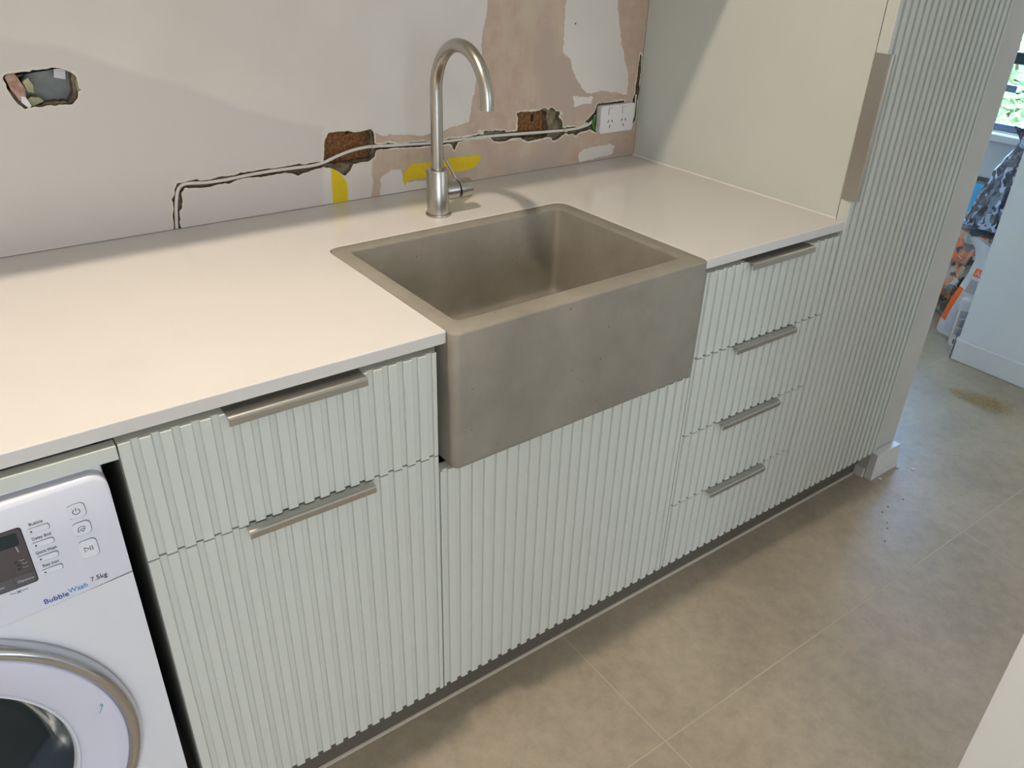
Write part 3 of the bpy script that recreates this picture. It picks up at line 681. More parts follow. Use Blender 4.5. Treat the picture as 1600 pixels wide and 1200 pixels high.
bm = bmesh.new(); lathe(bm, [(.045, .7034), (.043, .7052), (.040, .7045), (.036, .698), (.012, .694), (.0001, .694)], (dc[0], dc[1], 0), 'z', 32)
bobj('drain', bm, M['steel'], sink, True)

# ------------------------------------------------------------------ mixer tap
TXc, TYc = 0.3010, 0.4976
tap = empty('mixer_tap', (TXc, TYc, ZC), 'brushed steel gooseneck mixer tap behind the sink', 'tap')
bm = bmesh.new(); lathe(bm, [(.0001, 0), (.0272, 0), (.0275, .001), (.0275, .0030), (.0268, .0042), (.0240, .0044)], (TXc, TYc, ZC + .0002), 'z', 48)
bobj('base_ring', bm, M['steel'], tap, True, auto=40)
bm = bmesh.new(); lathe(bm, [(.0236, .0042), (.0236, .0960), (.0231, .0968), (.0140, .0970), (.0136, .0955)], (TXc, TYc, ZC), 'z', 48)
bobj('body', bm, M['steel'], tap, True, auto=40)
bm = bmesh.new(); pth = [(TXc, TYc, ZC + .085), (TXc, TYc, ZC + .15), (TXc, TYc, ZC + .22), (TXc, TYc, 1.153)]
R_ = .0905
for k in range(1, 25):
    t = PI * k / 24; pth.append((TXc, TYc - R_ + R_ * math.cos(t), 1.153 + R_ * 1.03 * math.sin(t)))
pth.append((TXc, TYc - 2 * R_, 1.146))
tube(bm, pth, .0126, 28); bobj('spout', bm, M['steel'], tap, True, auto=60)
bm = bmesh.new(); lathe(bm, [(.0001, 0), (.0095, 0), (.0100, .001)], (TXc, TYc - 2 * R_, 1.1455), 'z', 20); bobj('aerator', bm, M['dark'], tap, True)
zc = ZC + .0490
bm = bmesh.new(); lathe(bm, [(.0190, .015), (.0203, .0225), (.0203, .0440), (.0175, .0446)], (TXc, TYc, zc), 'x', 40); bobj('valve_housing', bm, M['steel'], tap, True, auto=40)
# rotating cap: shared axis, cut at a slant so a dark crescent shows
bm = bmesh.new(); lathe(bm, [(.0165, .040), (.0165, .052)], (TXc, TYc, zc), 'x', 32); bobj('cartridge', bm, M['black'], tap, True)
bm = bmesh.new(); rg = lathe(bm, [(.0165, .0490), (.0207, .0492), (.0207, .0768), (.0200, .0782), (.0185, .0788), (.0001, .0790)], (TXc, TYc, zc), 'x', 40)
for v in bm.verts:
    if v.co.x < TXc + .060:
        v.co.x += max(0, -(v.co.z - zc)) * .16 - max(0, v.co.z - zc) * .16
bobj('lever_cap', bm, M['steel'], tap, True, auto=40)
bm = bmesh.new(); tube(bm, [(TXc + .052, TYc + .008, zc + .0165), (TXc + .0385, TYc + .038, zc + .064)], .0036, 14); bobj('lever', bm, M['steel'], tap, True, auto=50)

# ------------------------------------------------------------------ wall fittings
def wcable(name, pts, y, w, label):
    bm = bmesh.new(); P3 = smooth_path([(p[0], y, p[1]) for p in pts], 5)
    tube(bm, P3, w, 10, flat=.55, up=(0, 1, 0))
    o = bobj(name, bm, M['cable'], None, True); tag(o, label, 'cable'); return o
wcable('electrical_cable', CABLE + [], D + .0035, .0035, 'flat grey-white cable running along the chase in the plaster to the power outlet')
wcable('electrical_cable', CABLE2, D + .0045, .0026, 'short cable loop dropping down the narrow slot right of the outlet')
# outlet
OX0, OX1, OZ0, OZ1 = 0.8975, 1.0155, 0.9735, 1.0440
po = empty('power_outlet', ((OX0 + OX1) / 2, D - .006, 1.01), 'white double power outlet with two rocker switches near the wall corner', 'outlet')
bm = bmesh.new(); pr = rrect(OX0, OX1, OZ0, OZ1, .006, 5); prism(bm, pr, D - .0135, D + .004, 'y')
bmesh.ops.recalc_face_normals(bm, faces=bm.faces)
es = [e for e in bm.edges if all(abs(v.co.y - (D - .0135)) < 1e-6 for v in e.verts) and e.calc_face_angle(0) > 1.2]
bmesh.ops.bevel(bm, geom=es, offset=.0012, segments=2, affect='EDGES')
bobj('face_plate', bm, M['outlet'], po)
M['outlet_line'] = mat('switch_shadow_gap', srgb(120, 112, 110), .6)
for cx in (0.9312, 0.9790):
    bm = bmesh.new(); prism(bm, rrect(cx - .0078, cx + .0078, 1.0205, 1.0375, .0015, 3), D - .0138, D - .0130, 'y'); g = bobj('switch_gap', bm, M['outlet_line'], po)
    bm = bmesh.new(); prism(bm, rrect(cx - .0071, cx + .0071, 1.0212, 1.0368, .0012, 3), D - .0160, D - .0132, 'y'); bobj('rocker_switch', bm, M['outlet'], po)
    for dx, dz, an in ((-.0065, 0.0, .55), (.0065, 0.0, -.55), (0, -.0135, 0)):
        bm = bmesh.new(); sx, sz = .0011, .0038
        P4 = [(-sx, -sz), (sx, -sz), (sx, sz), (-sx, sz)]
        P4 = [(cx + dx + p[0] * math.cos(an) + p[1] * math.sin(an), 1.0035 + dz - p[0] * math.sin(an) + p[1] * math.cos(an)) for p in P4]
        prism(bm, P4, D - .0139, D - .0125, 'y'); bobj('socket_slot', bm, M['black'], po)
bm = bmesh.new(); tube(bm, smooth_path([(.8895, D + .002, 1.022), (.8860, D + .001, 1.008), (.8850, D + .001, .992), (.893, D + .004, .984)], 4), .0042, 8); o = bobj('earth_wire', bm, M['green'], po, True)

# old sunken metal box in the left hole
mb = empty('metal_wall_box', (-0.36, D + .03, 1.17), 'grey recessed metal switch box inside the ragged hole at upper left', 'switch box')
pts = [(-.392, 1.160), (-.392, 1.192), (-.384, 1.2015), (-.333, 1.2075), (-.312, 1.2005), (-.3035, 1.190), (-.3035, 1.163), (-.313, 1.1515), (-.384, 1.1475)]
bm = bmesh.new()
A1 = [bm.verts.new((x, D + .007, z)) for x, z in pts]; B1 = [bm.verts.new((x, D + .038, z)) for x, z in pts]
n = len(pts)
for k in range(n): bm.faces.new((A1[k], A1[(k + 1) % n], B1[(k + 1) % n], B1[k]))
bm.faces.new(B1); bobj('shell', bm, M['galv'], mb)
def chip(name, poly, y0, y1, m, par, rough=.0015):
    bm = bmesh.new(); prism(bm, poly, y0, y1, 'y')
    bmesh.ops.triangulate(bm, faces=bm.faces); bmesh.ops.subdivide_edges(bm, edges=bm.edges, cuts=1)
    for v in bm.verts: v.co += mnoise.noise_vector(v.co * 90) * rough
    return bobj(name, bm, m, par)
chip('fixing_lug', [(-.3125, 1.150), (-.3035, 1.160), (-.3035, 1.186), (-.3075, 1.196), (-.3115, 1.184)], D + .004, D + .010, M['lime'], mb, .0008)
chip('fixing_lug', [(-.392, 1.190), (-.388, 1.174), (-.379, 1.171), (-.3775, 1.183), (-.383, 1.196)], D + .006, D + .012, M['lime'], mb, .0008)
chip('paper_label', [(-.3375, 1.2045), (-.3195, 1.2045), (-.323, 1.186), (-.340, 1.190)], D + .030, D + .032, M['outlet'], mb, .0003)
chip('mortar_lump', [(-.393, 1.158), (-.384, 1.164), (-.372, 1.163), (-.366, 1.156), (-.380, 1.150), (-.390, 1.147)], D + .012, D + .034, M['lime'], mb, .002)
chip('brick_chunk', [(-.4165, 1.199), (-.410, 1.205), (-.4005, 1.2035), (-.396, 1.192), (-.391, 1.178), (-.393, 1.163), (-.398, 1.152), (-.405, 1.163), (-.412, 1.180)], D + .002, D + .028, M['pinkbrick'], wb, .002)
chip('plaster_flake', [(-.400, 1.168), (-.394, 1.166), (-.388, 1.152), (-.392, 1.147), (-.402, 1.158)], D + .0005, D + .009, M['outlet'], wb, .0012)
for i, (x, z) in enumerate(((.527, 1.0165), (.776, 1.035), (.5325, 1.0105), (.864, 1.0005), (.2485, 1.012), (.792, .9905))):
    chip('plaster_flake', [(x - .007, z - .002), (x + .005, z - .0035), (x + .007, z + .002), (x - .003, z + .004)], D - .0004, D + .006, M['flake'], wb, .0012)
def tape(poly, label, t):
    bm = bmesh.new(); prism(bm, poly, D - t, D - .0001, 'y'); o = bobj('yellow_tape', bm, M['tape']); tag(o, label, 'tape', 'yellow tape strips on the wall')
tape(TAPE1, 'vertical strip of yellow tape under the first brick hole, running down to the worktop', .0007)
tape(TAPE2, 'torn horizontal strip of yellow tape behind the mixer tap', .0007)

# ------------------------------------------------------------------ washing machine
FYM = -0.004
wm = empty('washing_machine', (-0.78, 0.3, 0), 'white front-loading washing machine under the left end of the worktop', 'washing machine')
WX0, WX1 = -1.079, -0.4805
DC = (-0.780, 0.4335)                                 # door centre x, z
bm = bmesh.new()
pr = rrect(WX0, WX1, 0.012, 0.6745, [.008, .008, .004, .004], 3)[:8] + [(x, .6752 - .0105 * (1 - ((x + .78) / .30) ** 2)) for x in np.linspace(WX1, WX0, 24).tolist()]
circ = [(DC[0] + .250 * math.cos(2 * PI * k / 64), DC[1] + .250 * math.sin(2 * PI * k / 64)) for k in range(64)]
fv = [bm.verts.new((x, FYM, z)) for x, z in pr]; cv = [bm.verts.new((x, FYM, z)) for x, z in circ]
el = [bm.edges.new((fv[k], fv[(k + 1) % len(fv)])) for k in range(len(fv))] + [bm.edges.new((cv[k], cv[(k + 1) % 64])) for k in range(64)]
bmesh.ops.triangle_fill(bm, edges=el, use_beauty=True)
bv = [bm.verts.new((x, .585, z)) for x, z in pr]
for k in range(len(fv)): bm.faces.new((fv[k], fv[(k + 1) % len(fv)], bv[(k + 1) % len(fv)], bv[k]))
bm.faces.new(bv)
dv_ = [bm.verts.new((x, .03, z)) for x, z in circ]
for k in range(64): bm.faces.new((cv[k], cv[(k + 1) % 64], dv_[(k + 1) % 64], dv_[k]))
bobj('body', bm, M['washer'], wm)
box('top_lid', WX0 + .001, WX1 - .001, 0.012, 0.585, 0.6775, 0.8440, M['washer'], wm, bev=.004, seg=2)
# control panel: gently bowed fascia with rounded upper corners
bm = bmesh.new(); pr = rrect(WX0, WX1, 0.6768, 0.8400, [.003, .003, .019, .019], 6)
def sag(x): return .0105 * (1 - ((x + .78) / .30) ** 2)
def bow(x): return FYM - .0085 * (1 - ((x + .78) / .30) ** 2)
nxs = 40; xs = [WX0 + (WX1 - WX0) * k / nxs for k in range(nxs + 1)]
def zlim(x):
    r = .019; dx = min(x - WX0, WX1 - x); top = .8400
    if dx < r: top -= r - math.sqrt(max(0, r * r - (r - dx) ** 2))
    return .6768, top
xs = sorted(set(xs + [WX1 - .019 * (1 - math.cos(a)) for a in np.linspace(0, PI / 2, 8)] + [WX0 + .019 * (1 - math.cos(a)) for a in np.linspace(0, PI / 2, 8)]))
rows = []
for x in xs:
    lo, hi = zlim(x); y = bow(x); lo -= sag(x)
    rows.append([bm.verts.new(p) for p in ((x, .02, lo), (x, y + .0015, lo), (x, y, lo + .002), (x, y, (lo + hi) / 2), (x, y, hi - .007), (x, y + .0015, hi - .0035), (x, y + .005, hi - .0008), (x, y + .010, hi), (x, .02, hi))])
for a, b in zip(rows, rows[1:]):
    for k in range(len(a) - 1): bm.faces.new((a[k], b[k], b[k + 1], a[k + 1]))
bm.faces.new(rows[0]); bm.faces.new(rows[-1])
cp = bobj('control_panel', bm, M['washer_panel'], wm, True, auto=35)
def on_panel(name, poly, m, t=.0012, base=None, par=cp):
    """flat shape proud of the bowed fascia"""
    cx = sum(p[0] for p in poly) / len(poly); y = bow(cx) if base is None else base
    bm = bmesh.new(); prism(bm, poly, y - t, y + .002, 'y'); return bobj(name, bm, m, par)
M['btn'] = mat('button_plastic', srgb(226, 226, 234), .3); M['btn_gap'] = mat('button_outline', srgb(120, 120, 132), .5)
M['ink'] = mat('dark_printed_ink', srgb(60, 62, 72), .5)
M['blue'] = mat('deep_blue_print', srgb(30, 54, 170), .5); M['lblue'] = mat('light_blue_print', srgb(70, 150, 226), .5)
def button(cx, cz, w_, h_, r):
    on_panel('button_gap', rrect(cx - w_ / 2 - .0007, cx + w_ / 2 + .0007, cz - h_ / 2 - .0007, cz + h_ / 2 + .0007, r, 5), M['btn_gap'], .0004)
    on_panel('button', rrect(cx - w_ / 2, cx + w_ / 2, cz - h_ / 2, cz + h_ / 2, r, 5), M['btn'], .0011)
button(-.5226, .7990, .0200, .0205, .0062); button(-.5220, .7716, .0200, .0195, .0060); button(-.5212, .7385, .0205, .0275, .0060)
pz = [.7924, .7707, .7489, .7277]
for z in pz:
    button(-.5660, z, .0235, .0074, .0034)
    on_panel('indicator_lamp', [(-.5738 + .0012 * math.cos(a * PI / 4), z - .0004 + .0010 * math.sin(a * PI / 4)) for a in range(8)], M['black'], .0013)
def lettering(name, body, size, x, z, m, y=None, align='LEFT', par=cp, width=None):
    cu = bpy.data.curves.new(name, 'FONT'); cu.body = body; cu.size = size; cu.align_x = align; cu.extrude = .0001; cu.resolution_u = 3
    ob = bpy.data.objects.new(name, cu); col.objects.link(ob)
    bpy.context.view_layer.update()
    me = bpy.data.meshes.new_from_object(ob.evaluated_get(bpy.context.evaluated_depsgraph_get()))
    bpy.data.objects.remove(ob); bpy.data.curves.remove(cu)
    xs = width / max(v.co.x for v in me.vertices) if width else 1.0
    yy = (bow(x) - .0003) if y is None else y
    for v in me.vertices: v.co = Vector((v.co.x * xs, v.co.z, v.co.y))
    me.materials.clear(); me.materials.append(m)
    o = link(name, me, None, par, (x, yy, z)); return o
for tx_, x_, z_, w_ in (('Bubble', -.5742, .8002, .0150), ('Delay End', -.5760, .7786, .0208), ('Quick Wash', -.5770, .7568, .0232), ('Easy Iron', -.5745, .7355, .0180)):
    lettering('lettering', tx_, .0062, x_, z_, M['ink'], width=w_)
lettering('lettering', 'Bubble', .0108, -.5862, .6795, M['blue'], width=.0286)
lettering('lettering', 'Wash', .0108, -.5572, .6815, M['lblue'], width=.0222)
lettering('lettering', '7.5kg', .0105, -.5302, .6860, M['ink'], width=.0200)
# icons on the three big buttons
def stroke(pts, y, m, w_=.0005, par=cp):
    bm = bmesh.new(); tube(bm, [(x, y, z) for x, z in pts], w_, 5); return bobj('button_icon', bm, m, par)
yb = bow(-.52) - .0012
c_ = (-.5226, .7985)
stroke([(c_[0] + .0040 * math.cos(a), c_[1] + .0040 * math.sin(a)) for a in np.linspace(PI * .68, PI * 2.32, 16)], yb, M['ink'])
stroke([(c_[0], c_[1] + .0010), (c_[0], c_[1] + .0055)], yb, M['ink'])
c_ = (-.5220, .7712)
stroke([(c_[0] - .0030, c_[1] - .0032), (c_[0] - .0052, c_[1] - .0032), (c_[0] - .0045, c_[1] - .0005), (c_[0] - .0035, c_[1] + .0028), (c_[0], c_[1] + .0040), (c_[0] + .0032, c_[1] + .0024), (c_[0] + .0040, c_[1] + .0010)], yb, M['ink'])
stroke([(c_[0] + .0005 + .0026 * (math.sin(t) ** 3), c_[1] - .0012 + .0021 * (math.cos(t) - .35 * math.cos(2 * t) - .15)) for t in np.linspace(0, 2 * PI, 16)], yb, M['ink'])
c_ = (-.5212, .7385)
stroke([(c_[0] - .0050, c_[1] + .0034), (c_[0] - .0050, c_[1] - .0034), (c_[0] + .0006, c_[1]), (c_[0] - .0050, c_[1] + .0034)], yb, M['ink'])
stroke([(c_[0] + .0016, c_[1] + .0034), (c_[0] + .0016, c_[1] - .0034)], yb, M['ink']); stroke([(c_[0] + .0040, c_[1] + .0034), (c_[0] + .0040, c_[1] - .0034)], yb, M['ink'])
# display window
M['disp'] = mat('smoked_display', srgb(84, 78, 80), .18); M['lcd'] = mat('dark_lcd', srgb(34, 46, 56), .12); M['disp_btn'] = mat('display_key', srgb(92, 92, 98), .25)
M['dtxt'] = mat('grey_display_print', srgb(190, 188, 186), .5)
x0d, x1d, z0d, z1d = -.735, -.5835, .7195, .8030
def bowed(name, x0, x1, z0, z1, m, t, rtr=.004):
    bm = bmesh.new(); pr = rrect(x0, x1, z0, z1, [.0005, rtr, rtr, .0005], 4)
    k = 10; V0 = []
    xs_ = [x0 + (x1 - x0) * i / k for i in range(k)] + [x1 - rtr * (1 - math.cos(a)) for a in np.linspace(PI / 2, 0, 5)]
    prev = None
    for x in xs_:
        dx = x1 - x; c = rtr - math.sqrt(max(0, rtr ** 2 - (rtr - dx) ** 2)) if dx < rtr else 0
        q = [bm.verts.new((x, bow(x) - t, z0 + c)), bm.verts.new((x, bow(x) - t, z1 - c))]
        r_ = [bm.verts.new((x, bow(x) + .001, z0 + c)), bm.verts.new((x, bow(x) + .001, z1 - c))]
        if prev:
            bm.faces.new((prev[0], q[0], q[1], prev[1])); bm.faces.new((prev[1], q[1], r_[1], prev[3])); bm.faces.new((prev[0], prev[2], r_[0], q[0]))
        prev = (q[0], q[1], r_[0], r_[1])
    bm.faces.new((prev[0], prev[2], prev[3], prev[1])) if (prev[0].co - prev[1].co).length > 1e-6 else None
    return bobj(name, bm, m, cp, True, auto=30)
bowed('display_rim', x0d - .001, x1d + .0010, z0d - .0010, z1d + .0010, M['black'], .0004)
bowed('display', x0d, x1d, z0d, z1d, M['disp'], .0008)
bowed('display_screen', x0d, -.5885, .7800, .7985, M['lcd'], .0011, .0025)
bowed('display_key', -.6064, x1d - .0008, z0d + .0008, .7365, M['disp_btn'], .0011, .0028)
bowed('display_key', -.6400, -.6072, z0d + .0008, .7365, M['disp_btn'], .0011, .0008)
lettering('lettering', 'Options', .0054, -.6040, .7262, M['dtxt'], bow(-.596) - .0013)
lettering('lettering', 'Spin', .0054, -.6270, .7262, M['dtxt'], bow(-.62) - .0013)
for i, (x, z) in enumerate(((-.6005, .7570), (-.5985, .7515), (-.5990, .7455))):
    stroke([(x, z), (x + .0035, z)], bow(x) - .0009, M['black'], .0008); stroke([(x + .005, z + .002), (x + .008, z), (x + .011, z + .001)], bow(x) - .0009, M['dtxt'], .0003)
stroke([(-.5935, .7790), (-.5925, .7700)], bow(-.59) - .0009, M['dtxt'], .0006)
stroke([(-.6150, .7150), (-.6150, .7130), (-.6085, .7130)], bow(-.61) - .0003, M['ink'], .0003); stroke([(-.6035, .7130), (-.5965, .7130), (-.5965, .7150)], bow(-.60) - .0003, M['ink'], .0003)
stroke([(-.6080, .7150), (-.6040, .7110)], bow(-.61) - .0003, M['ink'], .0004); stroke([(-.6040, .7150), (-.6080, .7110)], bow(-.61) - .0003, M['ink'], .0004)
# porthole door
dc3 = (DC[0], FYM, DC[1])
dr_ = bmesh.new()
lathe(dr_, [(.2490, .010), (.2560, .0), (.2572, -.010), (.2555, -.018), (.2510, -.0235), (.2460, -.0255), (.2425, -.0245), (.2395, -.0215), (.2375, -.0185)], dc3, 'y', 96)
door = bobj('door', dr_, M['chrome'], wm, True)
bm = bmesh.new(); lathe(bm, [(.2378, -.0180), (.2372, -.0215), (.2350, -.0225), (.2200, -.0215), (.2000, -.0175), (.1850, -.0125), (.1790, -.0095), (.1770, -.0070)], dc3, 'y', 96); bobj('door_panel', bm, M['washer_lilac'], door, True)
M['lip'] = mat('frosted_white_plastic', srgb(214, 216, 220), .2)
bm = bmesh.new(); lathe(bm, [(.1772, -.0070), (.1765, -.0100), (.1745, -.0105), (.1720, -.0070), (.1700, -.0010)], dc3, 'y', 96); bobj('door_lip', bm, M['lip'], door, True)
M['bowl'] = mat('smoky_glass_bowl', (.34, .38, .40), .05, **{'Transmission Weight': 0.9, 'IOR': 1.08})
bm = bmesh.new(); lathe(bm, [(.1702, -.0012), (.1640, .0080), (.1520, .0350), (.1350, .0560), (.1000, .0680), (.0500, .0720), (.0001, .0730)], dc3, 'y', 72); bobj('glass_bowl', bm, M['bowl'], door, True)
M['gasket'] = mat('grey_rubber_gasket', srgb(84, 96, 108), .45)
bm = bmesh.new(); lathe(bm, [(.2000, .028), (.1850, .018), (.1760, .030), (.1740, .055), (.1600, .070), (.1500, .082), (.1550, .095), (.1700, .100)], dc3, 'y', 72); bobj('gasket', bm, M['gasket'], wm, True)
M['drum'] = mat('dark_drum_steel', srgb(58, 60, 58), .4, metal=.6, color2=srgb(26, 30, 28), vscale=8)
bm = bmesh.new(); lathe(bm, [(.170, .100), (.235, .12), (.235, .40), (.10, .42), (.0001, .42)], dc3, 'y', 64); bobj('drum', bm, M['drum'], wm, True)
M['teal'] = mat('teal_ink_mark', srgb(96, 178, 176), .5)
bm = bmesh.new()
yk_ = FYM - .0232
for pts_, r_ in (([(-.5650, .4895), (-.5628, .4925), (-.5612, .4895), (-.5632, .4870)], .0014), ([(-.5625, .4890), (-.5640, .4840), (-.5668, .4790), (-.5690, .4755)], [.0013, .0011, .0007, .0002])):
    tube(bm, [(x, FYM - .0218, z) for x, z in pts_], r_, 6, flat=.4)
bobj('ink_mark', bm, M['teal'], door, True)

# ------------------------------------------------------------------ clutter in the passage
M['film'] = mat('clear_plastic_film', (.93, .96, 1.0), .08, **{'Transmission Weight': .85, 'IOR': 1.2})
def rubble_mat(name, cols, sc, st=(1, 1, 1)):
    m = bpy.data.materials.new(name); m.use_nodes = True; t = m.node_tree; b = t.nodes['Principled BSDF']
    tc = t.nodes.new('ShaderNodeTexCoord'); n = t.nodes.new('ShaderNodeTexNoise'); n.inputs['Scale'].default_value = 9; n.inputs['Detail'].default_value = 3
    v = t.nodes.new('ShaderNodeTexVoronoi'); v.inputs['Scale'].default_value = sc
    mxv = t.nodes.new('ShaderNodeMix'); mxv.data_type = 'RGBA'; mxv.inputs[0].default_value = .18
    t.links.new(tc.outputs['Object'], n.inputs['Vector']); t.links.new(tc.outputs['Object'], mxv.inputs[6]); t.links.new(n.outputs['Color'], mxv.inputs[7]); mp = t.nodes.new('ShaderNodeMapping'); mp.inputs['Scale'].default_value = st; t.links.new(mxv.outputs[2], mp.inputs[0]); t.links.new(mp.outputs[0], v.inputs['Vector'])
    s = t.nodes.new('ShaderNodeSeparateColor'); t.links.new(v.outputs['Color'], s.inputs[0])
    r = t.nodes.new('ShaderNodeValToRGB'); r.color_ramp.interpolation = 'CONSTANT'
    while len(r.color_ramp.elements) < len(cols): r.color_ramp.elements.new(.5)
    for i, c in enumerate(cols): r.color_ramp.elements[i].position = i / len(cols); r.color_ramp.elements[i].color = (*srgb(*c), 1)
    t.links.new(s.outputs[0], r.inputs[0]); t.links.new(r.outputs[0], b.inputs['Base Color']); b.inputs['Roughness'].default_value = .35
    b.inputs['Coat Weight'].default_value = .7; b.inputs['Coat Roughness'].default_value = .08
    return m
def sack(bm, cx, cy, prof, n, amp, freq, seed, sy=1.0):
    rings = []
    for r, z in prof:
        ring_ = []
        for k in range(n):
            a = 2 * PI * k / n; d_ = Vector((math.cos(a), math.sin(a) * sy, 0))
            p = Vector((cx, cy, z)) + d_ * r
            nn = mnoise.noise(Vector((d_.x * freq + seed, d_.y * freq, z * freq * 2.0))) + .5 * abs(mnoise.noise(Vector((d_.x * freq * 3 + seed, d_.y * freq * 3, z * 9))))
            p += d_ * nn * amp * min(1, r / .08)
            ring_.append(bm.verts.new(p))
        rings.append(ring_)
    for a, b in zip(rings, rings[1:]):
        for k in range(n): bm.faces.new((a[k], a[(k + 1) % n], b[(k + 1) % n], b[k]))
    bm.faces.new(rings[0]); bm.faces.new(rings[-1])
rb = empty('rubbish_bag', (3.04, 0.49, 0), 'tall knotted clear plastic bag full of dark and coloured rubbish beyond the passage', 'bag')
prof = [(.13, .002), (.165, .03), (.172, .08), (.170, .14), (.165, .2), (.155, .26), (.145, .32), (.132, .38), (.118, .44), (.102, .50), (.087, .55), (.074, .60), (.060, .65), (.044, .69), (.030, .72), (.020, .75), (.028, .775), (.050, .81)]
pr2 = []
for (r0, z0), (r1, z1) in zip(prof, prof[1:]):
    pr2 += [(r0, z0), ((r0 + r1) / 2, (z0 + z1) / 2)]
pr2.append(prof[-1])
bm = bmesh.new(); sack(bm, 3.04, .49, [(r, z) for r, z in pr2 if z <= .40], 56, .026, 5, 3.0)
bobj('rubbish_lower', bm, rubble_mat('mixed_rubbish', [(120, 108, 92), (70, 66, 64), (206, 200, 192), (190, 112, 76), (70, 70, 80), (178, 168, 150), (224, 120, 66), (120, 124, 128)], 38), rb)
bm = bmesh.new(); sack(bm, 3.04, .49, [(r, z) for r, z in pr2 if z >= .39], 56, .030, 6, 3.0)
bobj('rubbish_upper', bm, rubble_mat('dark_film_with_glints', [(70, 72, 84), (130, 134, 152), (52, 50, 56), (186, 192, 214), (104, 100, 106), (214, 224, 244)], 40, (1.6, 1.6, .35)), rb)  # pale blue streaks paint the film's highlights into the colour
# white powder sack with an orange corner
ws = empty('powder_sack', (2.77, 0.40, 0), 'white open powder sack with orange corner leaning in front of the rubbish bag', 'sack')
YL = [(0, .486), (.05, .482), (.10, .474), (.15, .462), (.21, .446), (.27, .430), (.33, .422), (.37, .434), (.405, .470)]
def yl(z):
    for (a, b), (c, d_) in zip(YL, YL[1:]):
        if z <= c: return b + (d_ - b) * (z - a) / (c - a)
    return YL[-1][1]
def sackp(u, v, off=0.0, side=-1):
    z = v * .405; a = yl(z); b = .285
    y = a + (b - a) * u
    th = .055 * (math.sin(PI * min(1, max(0, u))) ** .5) * (1 - .75 * v ** 2) + .002
    wr = mnoise.noise(Vector((y * 22, z * 16, side * 3.0))) * .006
    return Vector((2.772 + side * (th + wr + off) , y, z + .002 + (.010 * math.sin(u * 9) if v > .97 else 0)))
def sheetp(name, u0, u1, v0, v1, m, off, par, nu=20, nv=24, sides=(-1,)):
    bm = bmesh.new()
    for s in sides:
        g = [[bm.verts.new(sackp(u0 + (u1 - u0) * i / nu, v0 + (v1 - v0) * j / nv, off, s)) for j in range(nv + 1)] for i in range(nu + 1)]
        for i in range(nu):
            for j in range(nv): bm.faces.new((g[i][j], g[i + 1][j], g[i + 1][j + 1], g[i][j + 1]))
    return bobj(name, bm, m, par, True)
M['sack'] = mat('white_woven_plastic', srgb(222, 216, 214), .45, bump=.3, bscale=60)
M['orange'] = mat('orange_print', srgb(240, 98, 18), .4); M['greyp'] = mat('grey_print', srgb(176, 168, 168), .5); M['palep'] = mat('pale_grey_print', srgb(206, 206, 214), .5)
sheetp('sack_body', 0, 1, 0, 1, M['sack'], 0, ws, sides=(-1, 1))
sheetp('orange_corner', .0, .20, .15, .52, M['orange'], .0012, ws, 6, 12)
sheetp('orange_edge', .0, .05, .0, .15, M['orange'], .0012, ws, 3, 6)
sheetp('printed_panel', .24, .95, .50, .64, M['greyp'], .0010, ws, 10, 6)
sheetp('printed_panel', .25, .50, .05, .34, M['palep'], .0010, ws, 6, 8)
lb = sheetp('orange_label', .22, .95, .675, .755, M['orange'], .0012, ws, 10, 4)
p_ = sackp(.27, .690, .003)
cu_par = ws
cu = bpy.data.curves.new('t', 'FONT'); cu.body = 'ANTI-CR'; cu.size = .029; cu.extrude = .0002; cu.resolution_u = 2
ob = bpy.data.objects.new('t', cu); col.objects.link(ob); bpy.context.view_layer.update()
tm = bpy.data.meshes.new_from_object(ob.evaluated_get(bpy.context.evaluated_depsgraph_get())); bpy.data.objects.remove(ob); bpy.data.curves.remove(cu)
for v in tm.vertices:
    x, z = v.co.x, v.co.y
    zz = p_.z + z; vv = min(.99, zz / .405); a = yl(zz); yy = p_.y - x; uu = (yy - a) / (.285 - a)
    q = sackp(uu, vv, .0022 + v.co.z * 2); v.co = Vector((q.x, yy, zz))
tm.materials.clear(); tm.materials.append(M['outlet']); link('lettering', tm, None, ws)
# sealant cartridge
sc = empty('sealant_cartridge', (2.672, 0.356, 0), 'white sealant cartridge with grey label and orange stripes standing by the skirting', 'cartridge')
bx_, by_ = 2.672, .3560
bm = bmesh.new(); lathe(bm, [(.0001, 0), (.0240, 0), (.0250, .002), (.0245, .006), (.0245, .186), (.0255, .188), (.0255, .196), (.0230, .203), (.012, .207), (.0001, .208)], (bx_, by_, .0003), 'z', 32); bobj('tube', bm, M['outlet'], sc, True, auto=40)
def wrap(name, a0, a1, z0, z1, m):
    bm = bmesh.new(); lathe(bm, [(.0247, z0), (.0250, z0 + .0005), (.0250, z1 - .0005), (.0247, z1)], (bx_, by_, 0), 'z', 12, math.radians(a0), math.radians(a1)); bobj(name, bm, m, sc, True)
M['amber'] = mat('amber_print', srgb(214, 146, 60), .5); M['lab'] = mat('grey_label_print', srgb(168, 172, 178), .5)
wrap('orange_stripe', 118, 132, .010, .150, M['amber']); wrap('printed_panel', 146, 172, .010, .155, M['outlet']); wrap('orange_stripe', 168, 174, .045, .155, M['amber'])
for (z0, z1) in ((.050, .082), (.086, .122), (.126, .158)): wrap('grey_label', 176, 240, z0, z1, M['lab'])
wrap('orange_stripe', 176, 240, .042, .045, M['amber']); wrap('dark_label', 185, 230, .012, .034, M['ink'])
# blue sheet against the far wall
o = box('blue_foam_board', 3.262, 3.284, .42, 1.25, 0.0, .500, mat('sky_blue_foam', srgb(96, 190, 240), .5), bev=.002); tag(o, 'bright sky-blue board leaning below the far window', 'board')

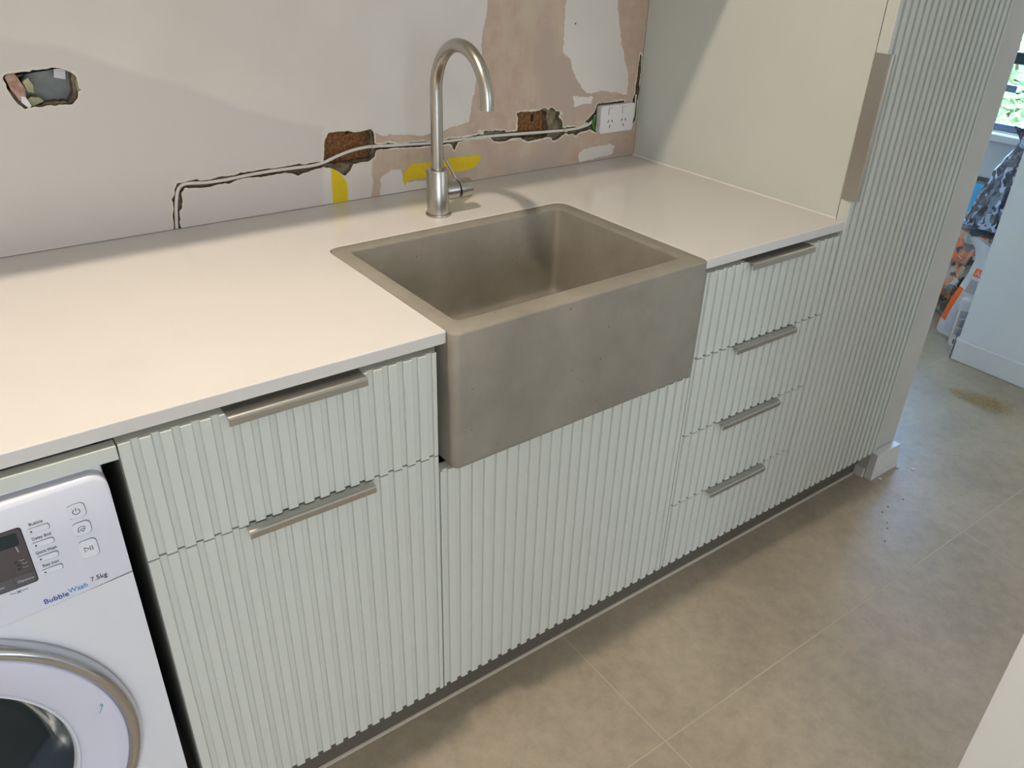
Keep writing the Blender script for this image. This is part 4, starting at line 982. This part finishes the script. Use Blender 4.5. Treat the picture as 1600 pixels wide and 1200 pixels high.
# sawdust and crumbs on the floor
r = random.Random(11)
V = []; F = []
for _ in range(2200):
    t = r.random(); x = 2.215 + .10 * r.random() + r.gauss(0, .02) ; y = .165 - .19 * t + r.gauss(0, .008 + .012 * t)
    if t < .55 and r.random() < .6: continue
    x = 2.31 - .02 * (1 - t) + r.gauss(0, .016 + .016 * t); s = r.uniform(.0016, .0056); z = r.uniform(.0002, .0020 + .003 * t)
    a = Vector((r.uniform(-1, 1), r.uniform(-1, 1), r.uniform(-.3, .3))) * s; b = Vector((-a.y, a.x, r.uniform(-.3, .3) * s)) * .6
    c = Vector((x, y, z + .001)); k = len(V); V += [c - a, c + b, c + a, c - b]; F.append((k, k + 1, k + 2, k + 3))
me = bpy.data.meshes.new('sawdust'); me.from_pydata(V, [], F)
o = link('sawdust', me, mat('sawdust_chips', srgb(190, 162, 112), .8, var=.2, vscale=90)); tag(o, 'scattered patch of tan sawdust on the floor in front of the right wall', 'sawdust', kind='stuff')
def crumb(name, x, y, s, m, label, cat, grp=None):
    bm = bmesh.new(); bmesh.ops.create_icosphere(bm, subdivisions=1, radius=s)
    for v in bm.verts:
        v.co += mnoise.noise_vector(v.co * 200 + Vector((x, y, 0)) * 50) * s * .5; v.co.z *= .55
    mz = min(v.co.z for v in bm.verts)
    for v in bm.verts: v.co += Vector((x, y, -mz + .0001))
    o = bobj(name, bm, m); tag(o, label, cat, grp)
crumb('plaster_crumb', 1.687, -.044, .0058, M['outlet'], 'largest white plaster crumb on the floor, off the nib skirting corner', 'crumb')
crumb('plaster_crumb', 1.553, -.016, .0045, M['outlet'], 'white plaster crumb touching the front foot of the nib skirting', 'crumb')
crumb('plaster_crumb', 1.655, -.012, .0042, M['outlet'], 'flat white plaster crumb at the right end of the nib skirting', 'crumb')
for (x, y) in ((1.518, -.1135), (1.4115, -.113), (1.379, -.1476), (1.357, -.163), (1.448, -.108), (1.30, -.19)):
    crumb('dirt_speck', x, y, .0024, M['ink'], 'tiny dark speck of dirt on the floor in front of the wall nib', 'speck', 'dark specks on the floor by the nib')
# ceiling fittings of the lamps that are on
for p in DOWN + [(-1.2, -2.3, 2.385)]:
    e = empty('recessed_downlight', (p[0], p[1], 2.385), 'small round recessed ceiling downlight with white rim' if p[1] > -1 else 'round recessed ceiling downlight behind the photographer', 'light')
    bm = bmesh.new(); lathe(bm, [(.040, .012), (.040, .014), (.055, .014), (.055, .009), (.043, .008)], (p[0], p[1], p[2]), 'z', 32); bobj('rim', bm, M['ceiling'], e, True)
